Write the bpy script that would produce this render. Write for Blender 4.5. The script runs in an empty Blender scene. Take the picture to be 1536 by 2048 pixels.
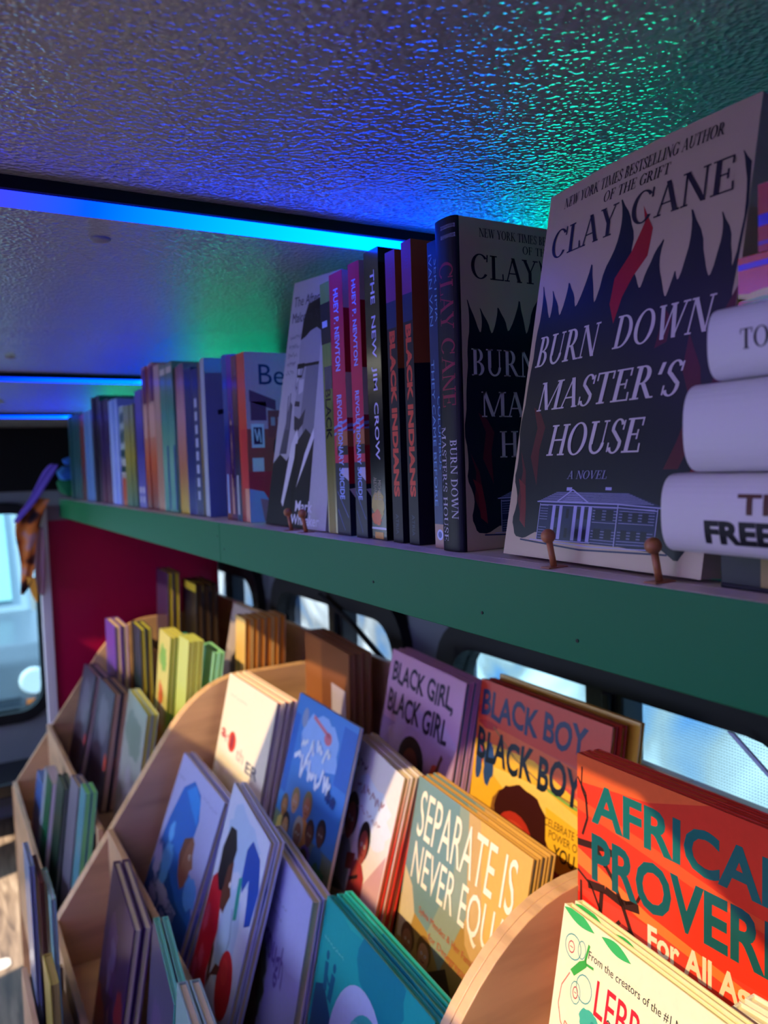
import bpy, bmesh, math, random
from mathutils import Matrix, Vector
random.seed(7)
C = bpy.context.scene.collection
sc = bpy.context.scene
R = math.radians
ZC = 1.56                      # camera height above the floor; heights below are written relative to the lens


def rot(yaw, pit, rol):
    f = Vector((math.sin(yaw) * math.cos(pit), math.cos(yaw) * math.cos(pit), math.sin(pit)))
    r = Vector((math.cos(yaw), -math.sin(yaw), 0))
    u = r.cross(f)
    r2 = r * math.cos(rol) + u * math.sin(rol)
    u2 = -r * math.sin(rol) + u * math.cos(rol)
    return Matrix((r2, u2, -f)).transposed()


# ---------------------------------------------------------------- camera, sky, sun, exposure
cam_data = bpy.data.cameras.new('camera')
cam = bpy.data.objects.new('camera', cam_data)
C.objects.link(cam)
cam.matrix_world = Matrix.Translation((0, 0, ZC)) @ rot(R(29.88), R(-3.46), R(-1.89)).to_4x4()
cam_data.sensor_width = 36
cam_data.lens = 1580 / 2048 * 36
cam_data.clip_start = 0.01
cam_data.dof.use_dof = True
cam_data.dof.focus_distance = 0.55
cam_data.dof.aperture_fstop = 7.5
sc.camera = cam

world = bpy.data.worlds.new('world')
sc.world = world
world.use_nodes = True
wn = world.node_tree
wn.nodes['Background'].inputs[0].default_value = (0.62, 0.76, 1.0, 1)
wn.nodes['Background'].inputs[1].default_value = 9.0

SUN_DIR = Vector((1, 0.35, -0.8))
sun_data = bpy.data.lights.new('sun', 'SUN')
sun_data.energy = 20
sun_data.angle = R(0.6)
sun_data.color = (1, 0.93, 0.78)
sun = bpy.data.objects.new('sun', sun_data)
C.objects.link(sun)
sun.location = (-4, -2, 6)
sun.rotation_euler = SUN_DIR.to_track_quat('-Z', 'Y').to_euler()

LED = 26.0                      # radiance of the light bars
sc.view_settings.view_transform = 'Standard'
sc.view_settings.look = 'None'
sc.view_settings.exposure = 0.2
sc.view_settings.gamma = 1
sc.view_settings.use_curve_mapping = False
sc.cycles.use_denoising = True
sc.cycles.max_bounces = 8
sc.cycles.transparent_max_bounces = 12
sc.cycles.caustics_reflective = False
sc.cycles.caustics_refractive = False


# ---------------------------------------------------------------- materials
MATS = {}


def srgb(c):
    if isinstance(c, str):
        c = [int(c[i:i + 2], 16) / 255 for i in (0, 2, 4)]
    return tuple(((v / 12.92) if v <= 0.04045 else ((v + 0.055) / 1.055) ** 2.4) for v in c) + (1,)


def base(name, col, rough=0.5, spec=0.5, coat=0.0):
    m = bpy.data.materials.new(name)
    m.use_nodes = True
    b = m.node_tree.nodes['Principled BSDF']
    b.inputs['Base Color'].default_value = srgb(col)
    b.inputs['Roughness'].default_value = rough
    b.inputs['Specular IOR Level'].default_value = spec
    b.inputs['Coat Weight'].default_value = coat
    b.inputs['Coat Roughness'].default_value = 0.12
    return m, m.node_tree, b


def flat(col, rough=0.45):
    """printed ink or plain paint with a faint mottling"""
    k = ('flat', col, rough)
    if k not in MATS:
        m, t, b = base('ink_' + str(col), col, rough, 0.5 if rough < 0.3 else 0.22)
        n = t.nodes.new('ShaderNodeTexNoise')
        n.inputs['Scale'].default_value = 35
        mx = t.nodes.new('ShaderNodeMixRGB')
        mx.blend_type = 'MULTIPLY'
        mx.inputs[0].default_value = 0.12
        mx.inputs[1].default_value = srgb(col)
        t.links.new(n.outputs['Fac'], mx.inputs[2])
        t.links.new(mx.outputs[0], b.inputs['Base Color'])
        MATS[k] = m
    return MATS[k]


def ramp_nodes(t, fac, cols, pos=None):
    cr = t.nodes.new('ShaderNodeValToRGB')
    e = cr.color_ramp.elements
    n = len(cols)
    while len(e) < n:
        e.new(0.5)
    for i, c in enumerate(cols):
        e[i].position = pos[i] if pos else i / (n - 1)
        e[i].color = c if len(c) == 4 and not isinstance(c, str) else srgb(c)
    t.links.new(fac, cr.inputs[0])
    return cr


def cover_mat(cols, rough=0.32, coat=0.25):
    """printed cover stock: colours listed from the foot of the cover to its head"""
    if isinstance(cols, str):
        cols = (cols,)
    k = ('cover', tuple(cols), rough, coat)
    if k not in MATS:
        m, t, b = base('cover_stock', cols[0], rough, 0.4, coat)
        if len(cols) > 1:
            tc = t.nodes.new('ShaderNodeTexCoord')
            sp = t.nodes.new('ShaderNodeSeparateXYZ')
            t.links.new(tc.outputs['Generated'], sp.inputs[0])
            n = t.nodes.new('ShaderNodeTexNoise')
            n.inputs['Scale'].default_value = 5
            t.links.new(tc.outputs['Generated'], n.inputs['Vector'])
            ad = t.nodes.new('ShaderNodeMath')
            ad.operation = 'MULTIPLY_ADD'
            ad.inputs[1].default_value = 0.24
            ad.use_clamp = True
            sb = t.nodes.new('ShaderNodeMath')
            sb.operation = 'SUBTRACT'
            sb.inputs[1].default_value = 0.12
            t.links.new(n.outputs['Fac'], ad.inputs[0])
            t.links.new(sp.outputs['Z'], sb.inputs[0])
            t.links.new(sb.outputs[0], ad.inputs[2])
            cr = ramp_nodes(t, ad.outputs[0], cols)
            t.links.new(cr.outputs[0], b.inputs['Base Color'])
        MATS[k] = m
    return MATS[k]


def paper(col='E9DFC2'):
    k = ('paper', col)
    if k not in MATS:
        m, t, b = base('paper_edges', col, 0.8, 0.1)
        tc = t.nodes.new('ShaderNodeTexCoord')
        mp = t.nodes.new('ShaderNodeMapping')
        mp.inputs['Scale'].default_value = (4, 900, 4)
        t.links.new(tc.outputs['Object'], mp.inputs[0])
        n = t.nodes.new('ShaderNodeTexNoise')
        n.inputs['Scale'].default_value = 1.0
        t.links.new(mp.outputs[0], n.inputs['Vector'])
        mx = t.nodes.new('ShaderNodeMixRGB')
        mx.blend_type = 'MULTIPLY'
        mx.inputs[0].default_value = 0.35
        mx.inputs[1].default_value = srgb(col)
        t.links.new(n.outputs['Fac'], mx.inputs[2])
        t.links.new(mx.outputs[0], b.inputs['Base Color'])
        MATS[k] = m
    return MATS[k]


def plywood(name, face, edge_axis=None):
    k = ('ply', name)
    if k not in MATS:
        m, t, b = base(name, face, 0.38, 0.45)
        tc = t.nodes.new('ShaderNodeTexCoord')
        mp = t.nodes.new('ShaderNodeMapping')
        mp.inputs['Scale'].default_value = edge_axis or (6, 6, 40)
        t.links.new(tc.outputs['Object'], mp.inputs[0])
        n = t.nodes.new('ShaderNodeTexNoise')
        n.inputs['Scale'].default_value = 2.0
        n.inputs['Detail'].default_value = 6
        t.links.new(mp.outputs[0], n.inputs['Vector'])
        c = srgb(face)
        lo = tuple(v * 0.72 for v in c[:3]) + (1,)
        hi = tuple(min(1, v * 1.12) for v in c[:3]) + (1,)
        cr = ramp_nodes(t, n.outputs['Fac'], [lo, c, hi], [0.3, 0.5, 0.7])
        t.links.new(cr.outputs[0], b.inputs['Base Color'])
        MATS[k] = m
    return MATS[k]


def ceiling_mat():
    m, t, b = base('pebbled_ceiling_panel', 'B6B8BC', 0.13, 1.0)
    tc = t.nodes.new('ShaderNodeTexCoord')
    nz = t.nodes.new('ShaderNodeTexNoise')
    nz.inputs['Scale'].default_value = 230
    nz.inputs['Detail'].default_value = 1.5
    t.links.new(tc.outputs['Object'], nz.inputs['Vector'])
    vo = t.nodes.new('ShaderNodeTexVoronoi')
    vo.feature = 'SMOOTH_F1'
    vo.inputs['Scale'].default_value = 260
    vo.inputs['Smoothness'].default_value = 0.6
    t.links.new(tc.outputs['Object'], vo.inputs['Vector'])
    ad = t.nodes.new('ShaderNodeMath')
    ad.operation = 'ADD'
    t.links.new(nz.outputs['Fac'], ad.inputs[0])
    t.links.new(vo.outputs['Distance'], ad.inputs[1])
    bp = t.nodes.new('ShaderNodeBump')
    bp.inputs['Strength'].default_value = 0.55
    bp.inputs['Distance'].default_value = 0.0017
    t.links.new(ad.outputs[0], bp.inputs['Height'])
    t.links.new(bp.outputs[0], b.inputs['Normal'])
    return m


def led_mat(power=1.0):
    m = bpy.data.materials.new('light_bar_diffuser')
    m.use_nodes = True
    t = m.node_tree
    t.nodes.clear()
    out = t.nodes.new('ShaderNodeOutputMaterial')
    em = t.nodes.new('ShaderNodeEmission')
    g = t.nodes.new('ShaderNodeNewGeometry')
    sp = t.nodes.new('ShaderNodeSeparateXYZ')
    mr = t.nodes.new('ShaderNodeMapRange')
    mr.inputs['From Min'].default_value = -1.5
    mr.inputs['From Max'].default_value = 0.75
    t.links.new(g.outputs['Position'], sp.inputs[0])
    t.links.new(sp.outputs['X'], mr.inputs[0])
    xs = [-1.5, -0.25, 0.02, 0.12, 0.26, 0.42, 0.50, 0.60, 0.75]
    cs = [(0.40, 0.22, 1.0), (0.26, 0.14, 0.9), (0.003, 0.0015, 0.12), (0.0, 0.004, 0.16), (0.0, 0.022, 0.5),
          (0.0, 0.042, 0.95), (0.0, 0.16, 1.0), (0.0, 0.8, 0.45), (0.0, 0.6, 0.3)]
    cr = ramp_nodes(t, mr.outputs[0], [c + (1,) for c in cs], [(x + 1.5) / 2.25 for x in xs])
    t.links.new(cr.outputs[0], em.inputs[0])
    ms = t.nodes.new('ShaderNodeMapRange')          # out-of-view aisle part boosted as added violet fill light
    ms.inputs['From Min'].default_value = -0.15
    ms.inputs['From Max'].default_value = -0.45
    ms.inputs['To Min'].default_value = LED * power
    ms.inputs['To Max'].default_value = LED * 2.3 * power
    t.links.new(sp.outputs['X'], ms.inputs[0])
    t.links.new(ms.outputs[0], em.inputs[1])
    t.links.new(em.outputs[0], out.inputs[0])
    return m


def film_mat(name, dots, tint=(0.62, 0.82, 1.0), scale=280):
    """tinted window film: lets daylight through, perforated with a grid of small holes"""
    m = bpy.data.materials.new(name)
    m.use_nodes = True
    t = m.node_tree
    t.nodes.clear()
    out = t.nodes.new('ShaderNodeOutputMaterial')
    tr = t.nodes.new('ShaderNodeBsdfTransparent')
    gl = t.nodes.new('ShaderNodeBsdfGlossy')
    gl.inputs['Roughness'].default_value = 0.05
    mix = t.nodes.new('ShaderNodeMixShader')
    mix.inputs[0].default_value = 0.04
    t.links.new(tr.outputs[0], mix.inputs[1])
    t.links.new(gl.outputs[0], mix.inputs[2])
    t.links.new(mix.outputs[0], out.inputs[0])
    tint = tuple(v ** 0.5 for v in tint)
    tc = t.nodes.new('ShaderNodeTexCoord')
    nz = t.nodes.new('ShaderNodeTexNoise')
    nz.inputs['Scale'].default_value = 4
    nz.inputs['Distortion'].default_value = 1.2
    t.links.new(tc.outputs['Object'], nz.inputs['Vector'])
    a = tuple(v * 0.62 for v in tint)
    cr = ramp_nodes(t, nz.outputs['Fac'], [(a[0] * 0.55, a[1] * 0.8, a[2] * 1.1, 1), a + (1,), tint + (1,)], [0.35, 0.5, 0.66])
    if dots:
        vo = t.nodes.new('ShaderNodeTexVoronoi')
        vo.inputs['Scale'].default_value = scale
        vo.inputs['Randomness'].default_value = 0.0
        t.links.new(tc.outputs['Object'], vo.inputs['Vector'])
        th = t.nodes.new('ShaderNodeMapRange')
        th.inputs['From Min'].default_value = 0.28
        th.inputs['From Max'].default_value = 0.42
        th.inputs['To Min'].default_value = 0.42
        th.inputs['To Max'].default_value = 1.0
        t.links.new(vo.outputs['Distance'], th.inputs[0])
        mu = t.nodes.new('ShaderNodeMixRGB')
        mu.blend_type = 'MULTIPLY'
        mu.inputs[0].default_value = 1
        t.links.new(cr.outputs[0], mu.inputs[1])
        t.links.new(th.outputs[0], mu.inputs[2])
        t.links.new(mu.outputs[0], tr.inputs[0])
    else:
        t.links.new(cr.outputs[0], tr.inputs[0])
    return m


def tinted_pane(name, tint):
    m = bpy.data.materials.new(name)
    m.use_nodes = True
    t = m.node_tree
    t.nodes.clear()
    out = t.nodes.new('ShaderNodeOutputMaterial')
    tr = t.nodes.new('ShaderNodeBsdfTransparent')
    tr.inputs[0].default_value = tint + (1,)
    t.links.new(tr.outputs[0], out.inputs[0])
    return m


def wood_floor_mat():
    m, t, b = base('wood_look_vinyl', 'A58D74', 0.4, 0.4)
    tc = t.nodes.new('ShaderNodeTexCoord')
    mp = t.nodes.new('ShaderNodeMapping')
    mp.inputs['Scale'].default_value = (12, 1.2, 1)
    t.links.new(tc.outputs['Object'], mp.inputs[0])
    n = t.nodes.new('ShaderNodeTexNoise')
    n.inputs['Scale'].default_value = 2.5
    n.inputs['Detail'].default_value = 8
    n.inputs['Distortion'].default_value = 1.5
    t.links.new(mp.outputs[0], n.inputs['Vector'])
    cr = ramp_nodes(t, n.outputs['Fac'], ['4E3E32', '75614E', '94806A'], [0.3, 0.5, 0.7])
    t.links.new(cr.outputs[0], b.inputs['Base Color'])
    return m


# ---------------------------------------------------------------- mesh helpers
def obj(name, bm, mats, parent=None, mw=None, bevel=0.0, smooth=False):
    me = bpy.data.meshes.new(name)
    if isinstance(bm, bmesh.types.BMesh):
        bm.normal_update()
        bm.to_mesh(me)
        bm.free()
    else:
        me.from_pydata(bm[0], [], bm[1])
    if not isinstance(mats, (list, tuple)):
        mats = [mats]
    for m in mats:
        me.materials.append(m)
    if smooth:
        for p in me.polygons:
            p.use_smooth = True
    o = bpy.data.objects.new(name, me)
    C.objects.link(o)
    if parent:
        o.parent = parent
    if mw is not None:
        o.matrix_world = mw
    if bevel:
        bv = o.modifiers.new('bevel', 'BEVEL')
        bv.width = bevel
        bv.segments = 2
        bv.limit_method = 'ANGLE'
    return o


def box(bm, x0, x1, y0, y1, z0, z1, mi=0):
    v = [bm.verts.new((x, y, z)) for x in (x0, x1) for y in (y0, y1) for z in (z0, z1)]
    fs = []
    for f in ((0, 1, 3, 2), (4, 6, 7, 5), (0, 4, 5, 1), (2, 3, 7, 6), (0, 2, 6, 4), (1, 5, 7, 3)):
        fc = bm.faces.new([v[i] for i in f])
        fc.material_index = mi
        fs.append(fc)
    return v


def boxbm(*a):
    bm = bmesh.new()
    box(bm, *a)
    return bm


def prism(bm, pts, axis, a, b, mi=0):
    """extrude a 2-D outline along axis ('x': pts=(y,z), 'y': pts=(x,z), 'z': pts=(x,y))"""
    def mk(p, t):
        return {'x': (t, p[0], p[1]), 'y': (p[0], t, p[1]), 'z': (p[0], p[1], t)}[axis]
    A = [bm.verts.new(mk(p, a)) for p in pts]
    B = [bm.verts.new(mk(p, b)) for p in pts]
    fs = [bm.faces.new(A), bm.faces.new(B[::-1])]
    n = len(pts)
    for i in range(n):
        fs.append(bm.faces.new((A[i], B[i], B[(i + 1) % n], A[(i + 1) % n])))
    for f in fs:
        f.material_index = mi
    bmesh.ops.recalc_face_normals(bm, faces=fs)


def tube(bm, pts, r, seg=8):
    pts = [Vector(p) for p in pts]
    rings = []
    for i, p in enumerate(pts):
        d = (pts[min(i + 1, len(pts) - 1)] - pts[max(i - 1, 0)]).normalized()
        a = d.cross(Vector((0, 0, 1)) if abs(d.z) < 0.9 else Vector((1, 0, 0))).normalized()
        b = d.cross(a)
        rr = r[i] if isinstance(r, (list, tuple)) else r
        rings.append([bm.verts.new(p + (a * math.cos(k * 2 * math.pi / seg) + b * math.sin(k * 2 * math.pi / seg)) * rr) for k in range(seg)])
    for i in range(len(rings) - 1):
        for k in range(seg):
            bm.faces.new((rings[i][k], rings[i][(k + 1) % seg], rings[i + 1][(k + 1) % seg], rings[i + 1][k]))
    bm.faces.new(rings[0][::-1])
    bm.faces.new(rings[-1])


def rrect(x0, x1, z0, z1, r, n=6):
    pts = []
    for cx, cz, a0 in ((x1 - r, z1 - r, 0), (x0 + r, z1 - r, 90), (x0 + r, z0 + r, 180), (x1 - r, z0 + r, 270)):
        for i in range(n + 1):
            a = R(a0 + 90 * i / n)
            pts.append((cx + r * math.cos(a), cz + r * math.sin(a)))
    return pts


def ring(bm, outer, inner, axis, a, b):
    """frame between two outlines with the same number of points"""
    def mk(p, t):
        return {'x': (t, p[0], p[1]), 'y': (p[0], t, p[1]), 'z': (p[0], p[1], t)}[axis]
    n = len(outer)
    oa = [bm.verts.new(mk(p, a)) for p in outer]
    ia = [bm.verts.new(mk(p, a)) for p in inner]
    ob = [bm.verts.new(mk(p, b)) for p in outer]
    ib = [bm.verts.new(mk(p, b)) for p in inner]
    for i in range(n):
        j = (i + 1) % n
        for q in ((oa[i], oa[j], ia[j], ia[i]), (ob[j], ob[i], ib[i], ib[j]), (oa[j], oa[i], ob[i], ob[j]), (ia[i], ia[j], ib[j], ib[i])):
            bm.faces.new(q)
    bmesh.ops.recalc_face_normals(bm, faces=bm.faces[:])


def empty(name, label, cat, mw, group=None):
    o = bpy.data.objects.new(name, None)
    o.empty_display_size = 0.03
    C.objects.link(o)
    o.matrix_world = mw
    o['label'] = label
    o['category'] = cat
    if group:
        o['group'] = group
    return o


def tag(o, label, cat, group=None):
    o['label'] = label
    o['category'] = cat
    if group:
        o['group'] = group
    return o


def struct(o, label=None):
    o['kind'] = 'structure'
    if label:
        o['label'] = label
    return o


def dup(root, mw, label):
    r = root.copy()
    C.objects.link(r)
    r.matrix_world = mw
    r['label'] = label
    for ch in list(root.children):
        c = ch.copy()
        C.objects.link(c)
        c.parent = r
        for g in list(ch.children):
            d = g.copy()
            C.objects.link(d)
            d.parent = c
    return r


T_ = Matrix.Translation


# ---------------------------------------------------------------- lettering
TCACHE = {}


def sans(text, bold=0.0, spacing=1.0):
    k = (text, bold, spacing)
    if k not in TCACHE:
        cu = bpy.data.curves.new('lettering', 'FONT')
        cu.body = text
        cu.offset = bold
        cu.space_character = spacing
        cu.resolution_u = 3
        o = bpy.data.objects.new('lettering', cu)
        C.objects.link(o)
        dg = bpy.context.evaluated_depsgraph_get()
        me = bpy.data.meshes.new_from_object(o.evaluated_get(dg))
        vs = [(v.co.x, v.co.y) for v in me.vertices]
        fs = [tuple(p.vertices) for p in me.polygons]
        bpy.data.objects.remove(o)
        bpy.data.curves.remove(cu)
        bpy.data.meshes.remove(me)
        TCACHE[k] = norm(vs, fs)
    return TCACHE[k]


def norm(vs, fs):
    x0 = min(v[0] for v in vs); x1 = max(v[0] for v in vs)
    y0 = min(v[1] for v in vs); y1 = max(v[1] for v in vs)
    return [((v[0] - x0) / (x1 - x0 or 1), (v[1] - y0) / (y1 - y0 or 1)) for v in vs], fs


def _line(P, a, b, w0, hor=True):
    (x0, y0), (x1, y1) = a, b
    h = w0 / 2
    P.append([(x0 - h, y0), (x0 + h, y0), (x1 + h, y1), (x1 - h, y1)])


def _bar(P, x0, x1, y0, y1):
    P.append([(x0, y0), (x1, y0), (x1, y1), (x0, y1)])


def _arc(P, cx, cy, rx, ry, a0, a1, tw, th, n=14):
    for i in range(n):
        q = []
        for a in (a0 + (a1 - a0) * i / n, a0 + (a1 - a0) * (i + 1) / n):
            c, s = math.cos(R(a)), math.sin(R(a))
            q.append(((cx + rx * c, cy + ry * s), (cx + (rx - tw) * c, cy + (ry - th) * s)))
        P.append([q[0][0], q[1][0], q[1][1], q[0][1]])


def serif_glyph(ch):
    """a bookish roman capital: returns (polygons, advance) with cap height 1"""
    P = []
    S, t, h = 0.16, 0.06, 0.05

    def stem(x, y0=0, y1=1, w=S, sv=0.09):
        _bar(P, x - w / 2, x + w / 2, y0, y1)
        if y0 == 0:
            _bar(P, x - w / 2 - sv, x + w / 2 + sv, 0, h)
        if y1 == 1:
            _bar(P, x - w / 2 - sv, x + w / 2 + sv, 1 - h, 1)
    if ch == 'B':
        stem(.17); _arc(P, .30, .75, .26, .25, 90, -90, S * .9, h); _arc(P, .32, .26, .30, .26, 90, -90, S, h)
        for y in (0, .48, .95): _bar(P, .17, .33, y, y + h)
        w = .68
    elif ch == 'U':
        stem(.17, .3); stem(.68, .3, 1, t); _arc(P, .42, .33, .33, .34, 180, 360, S * .8, h * 1.4); w = .86
    elif ch in 'RP':
        stem(.17); _arc(P, .30, .72, .30, .28, 90, -90, S, h)
        for y in (.44, .95): _bar(P, .17, .31, y, y + h)
        if ch == 'R':
            _line(P, (.38, .46), (.70, 0), S); _bar(P, .62, .86, 0, h)
        w = .82 if ch == 'R' else .66
    elif ch == 'N':
        stem(.13, 0, 1, t); stem(.76, .05, 1, t); _line(P, (.14, 1), (.74, 0), S); _bar(P, 0, .2, 1 - h, 1); w = .9
    elif ch == 'D':
        stem(.17); _arc(P, .30, .5, .48, .5, 90, -90, S, h); _bar(P, .17, .32, 0, h); _bar(P, .17, .32, 1 - h, 1); w = .84
    elif ch == 'O':
        _arc(P, .43, .5, .43, .52, 0, 360, S, h, 28); w = .90
    elif ch == 'Q':
        _arc(P, .43, .5, .43, .52, 0, 360, S, h, 28); _line(P, (.5, .1), (.85, -.15), S * .7); w = .90
    elif ch == 'W':
        _line(P, (.12, 1), (.36, 0), S); _line(P, (.36, 0), (.58, 1), t); _line(P, (.58, 1), (.82, 0), S); _line(P, (.82, 0), (1.06, 1), t)
        for x in (.12, .58, 1.06): _bar(P, x - .14, x + .14, 1 - h, 1)
        w = 1.2
    elif ch == 'M':
        stem(.13, 0, 1, t); stem(.98, 0, 1, S); _line(P, (.15, 1), (.54, .02), S); _line(P, (.54, .02), (.94, 1), t); w = 1.14
    elif ch == 'A':
        _line(P, (.1, 0), (.40, 1), t); _line(P, (.40, 1), (.72, 0), S); _bar(P, .2, .62, .32, .32 + h)
        for x in (.1, .72): _bar(P, x - .13, x + .13, 0, h)
        w = .84
    elif ch == 'S':
        _arc(P, .29, .75, .25, .27, 20, 200, S * .8, h); _arc(P, .29, .26, .27, .28, 200, 380, S * .8, h)
        _line(P, (.12, .68), (.48, .34), S * 1.05); _line(P, (.52, .68), (.53, .96), t); _line(P, (.04, .04), (.03, .32), t); w = .60
    elif ch == 'T':
        stem(.36); _bar(P, 0, .72, 1 - h, 1); _line(P, (.03, .75), (.03, 1), t); _line(P, (.69, .75), (.69, 1), t); w = .74
    elif ch == 'E' or ch == 'F':
        stem(.17); _bar(P, .1, .62, 1 - h, 1); _bar(P, .2, .5, .5, .5 + h); _line(P, (.6, .76), (.6, 1), t); _line(P, (.48, .38), (.48, .66), t)
        if ch == 'E':
            _bar(P, .1, .66, 0, h); _line(P, (.66, .0), (.64, .26), t)
        w = .72
    elif ch == 'L':
        stem(.17); _bar(P, .1, .64, 0, h); _line(P, (.64, 0), (.62, .28), t); w = .68
    elif ch == 'H':
        stem(.17); stem(.72); _bar(P, .2, .7, .48, .48 + h); w = .90
    elif ch == 'C' or ch == 'G':
        _arc(P, .43, .5, .43, .52, 40, 322, S, h, 24); _line(P, (.76, .70), (.78, 1.0), t)
        if ch == 'G':
            _bar(P, .64, .64 + S, .05, .42); _bar(P, .56, .88, .40, .40 + h)
        w = .86
    elif ch == 'Y':
        _line(P, (.1, 1), (.38, .45), S); _line(P, (.38, .45), (.66, 1), t); _bar(P, .38 - S / 2, .38 + S / 2, 0, .5); _bar(P, .2, .56, 0, h)
        for x in (.1, .66): _bar(P, x - .13, x + .13, 1 - h, 1)
        w = .78
    elif ch == 'V':
        _line(P, (.1, 1), (.40, 0), S); _line(P, (.40, 0), (.70, 1), t)
        for x in (.1, .7): _bar(P, x - .13, x + .13, 1 - h, 1)
        w = .82
    elif ch == 'K':
        stem(.17); _line(P, (.24, .42), (.66, 1), t); _line(P, (.36, .56), (.74, 0), S); _bar(P, .54, .8, 1 - h, 1); _bar(P, .62, .9, 0, h); w = .88
    elif ch == 'I':
        stem(.17); w = .36
    elif ch == "'":
        _line(P, (.05, .66), (.12, 1), .13); w = .22
    else:
        w = .34
    return P, w + .05


def serif(text, slant=0.0):
    k = ('serif', text, slant)
    if k not in TCACHE:
        vs, fs, x = [], [], 0
        for ch in text:
            P, w = serif_glyph(ch)
            for poly in P:
                i = len(vs)
                vs += [(x + p[0] + slant * p[1], p[1]) for p in poly]
                fs.append(tuple(range(i, i + len(poly))))
            x += w
        TCACHE[k] = norm(vs, fs)
    return TCACHE[k]


# ---------------------------------------------------------------- printed artwork
def ell(cx, cy, rx, ry, n=20, a0=0, a1=360):
    full = abs(a1 - a0) >= 360
    return [(cx + rx * math.cos(R(a0 + (a1 - a0) * i / (n if full else n - 1))), cy + ry * math.sin(R(a0 + (a1 - a0) * i / (n if full else n - 1)))) for i in range(n)]


def blob(cx, cy, rx, ry, j=0.18, n=22, seed=1):
    rd = random.Random(seed)
    return [(cx + rx * (1 + rd.uniform(-j, j)) * math.cos(2 * math.pi * i / n), cy + ry * (1 + rd.uniform(-j, j)) * math.sin(2 * math.pi * i / n)) for i in range(n)]


def rc(u0, u1, v0, v1):
    return [(u0, v0), (u1, v0), (u1, v1), (u0, v1)]


def stroke(pts, w):
    """thin ribbon along a polyline, as quads"""
    out = []
    for (x0, y0), (x1, y1) in zip(pts[:-1], pts[1:]):
        l = math.hypot(x1 - x0, y1 - y0) or 1
        nx, ny = -(y1 - y0) / l * w / 2, (x1 - x0) / l * w / 2
        out.append([(x0 + nx, y0 + ny), (x0 - nx, y0 - ny), (x1 - nx, y1 - ny), (x1 + nx, y1 + ny)])
    return out


def layer_mesh(name, items, mapf, parent, warp=None, rough=0.4, eps0=0.00012, deps=0.00002, cuts=(0, 0)):
    """items: (colour, [polygon, ...]) or (colour, polygon); mapf(u, v, e) -> local point"""
    bm = bmesh.new()
    mats, idx = [], {}
    for li, (col, polys) in enumerate(items):
        if polys and isinstance(polys[0][0], (int, float)):
            polys = [polys]
        m = flat(col, rough)
        if m.name not in idx:
            idx[m.name] = len(mats)
            mats.append(m)
        for p in polys:
            try:
                vs = [bm.verts.new((min(1, max(0, q[0])), min(1, max(0, q[1])), eps0 + deps * li)) for q in p]
                f = bm.faces.new(vs)
                f.material_index = idx[m.name]
            except ValueError:
                pass
    bmesh.ops.triangulate(bm, faces=bm.faces[:])
    for ax, n in enumerate(cuts):
        for at in (n if isinstance(n, list) else [k / n for k in range(1, n)]):
            co = [0, 0, 0]
            no = [0, 0, 0]
            co[ax] = at
            no[ax] = 1
            bmesh.ops.bisect_plane(bm, geom=bm.verts[:] + bm.edges[:] + bm.faces[:], plane_co=co, plane_no=no)
    for v in bm.verts:
        v.co = mapf(*v.co)
        if warp:
            v.co = warp(v.co)
    return obj(name, bm, mats, parent)


def text_item(txt, col, boxuv, style='sans', bold=0.0, wob=0.0, seed=0, slope=0.0):
    """a line of print fitted into boxuv=(u0,u1,v0,v1); slope lifts the right end"""
    vs, fs = (serif(txt, 0.0) if style == 'serif' else serif(txt, 0.18) if style == 'serif_italic' else sans(txt, bold))
    u0, u1, v0, v1 = boxuv
    polys = []
    for f in fs:
        polys.append([(u0 + (u1 - u0) * vs[i][0], v0 + (v1 - v0) * vs[i][1] + slope * vs[i][0] + wob * math.sin(vs[i][0] * 23 + seed) * (v1 - v0)) for i in f])
    return (col, polys)


def scribble(col, boxuv, n=7, seed=1):
    """an unreadable line of small print: short uneven marks"""
    rd = random.Random(seed)
    u0, u1, v0, v1 = boxuv
    out = []
    for i in range(n):
        a, b = u0 + (u1 - u0) * i / n, u0 + (u1 - u0) * (i + .78) / n
        pts = [(a + (b - a) * k / 4, rd.uniform(v0, v1)) for k in range(5)]
        out += stroke(pts, (v1 - v0) * .22)
    return (col, out)


# ---------------------------------------------------------------- books
def spine_bulge(d, t):
    """rounded-back profile: full in the middle, turning quickly at both joints"""
    return d * max(0.0, 1 - abs(2 * t - 1) ** 2.6) ** (1 / 2.6)


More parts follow.
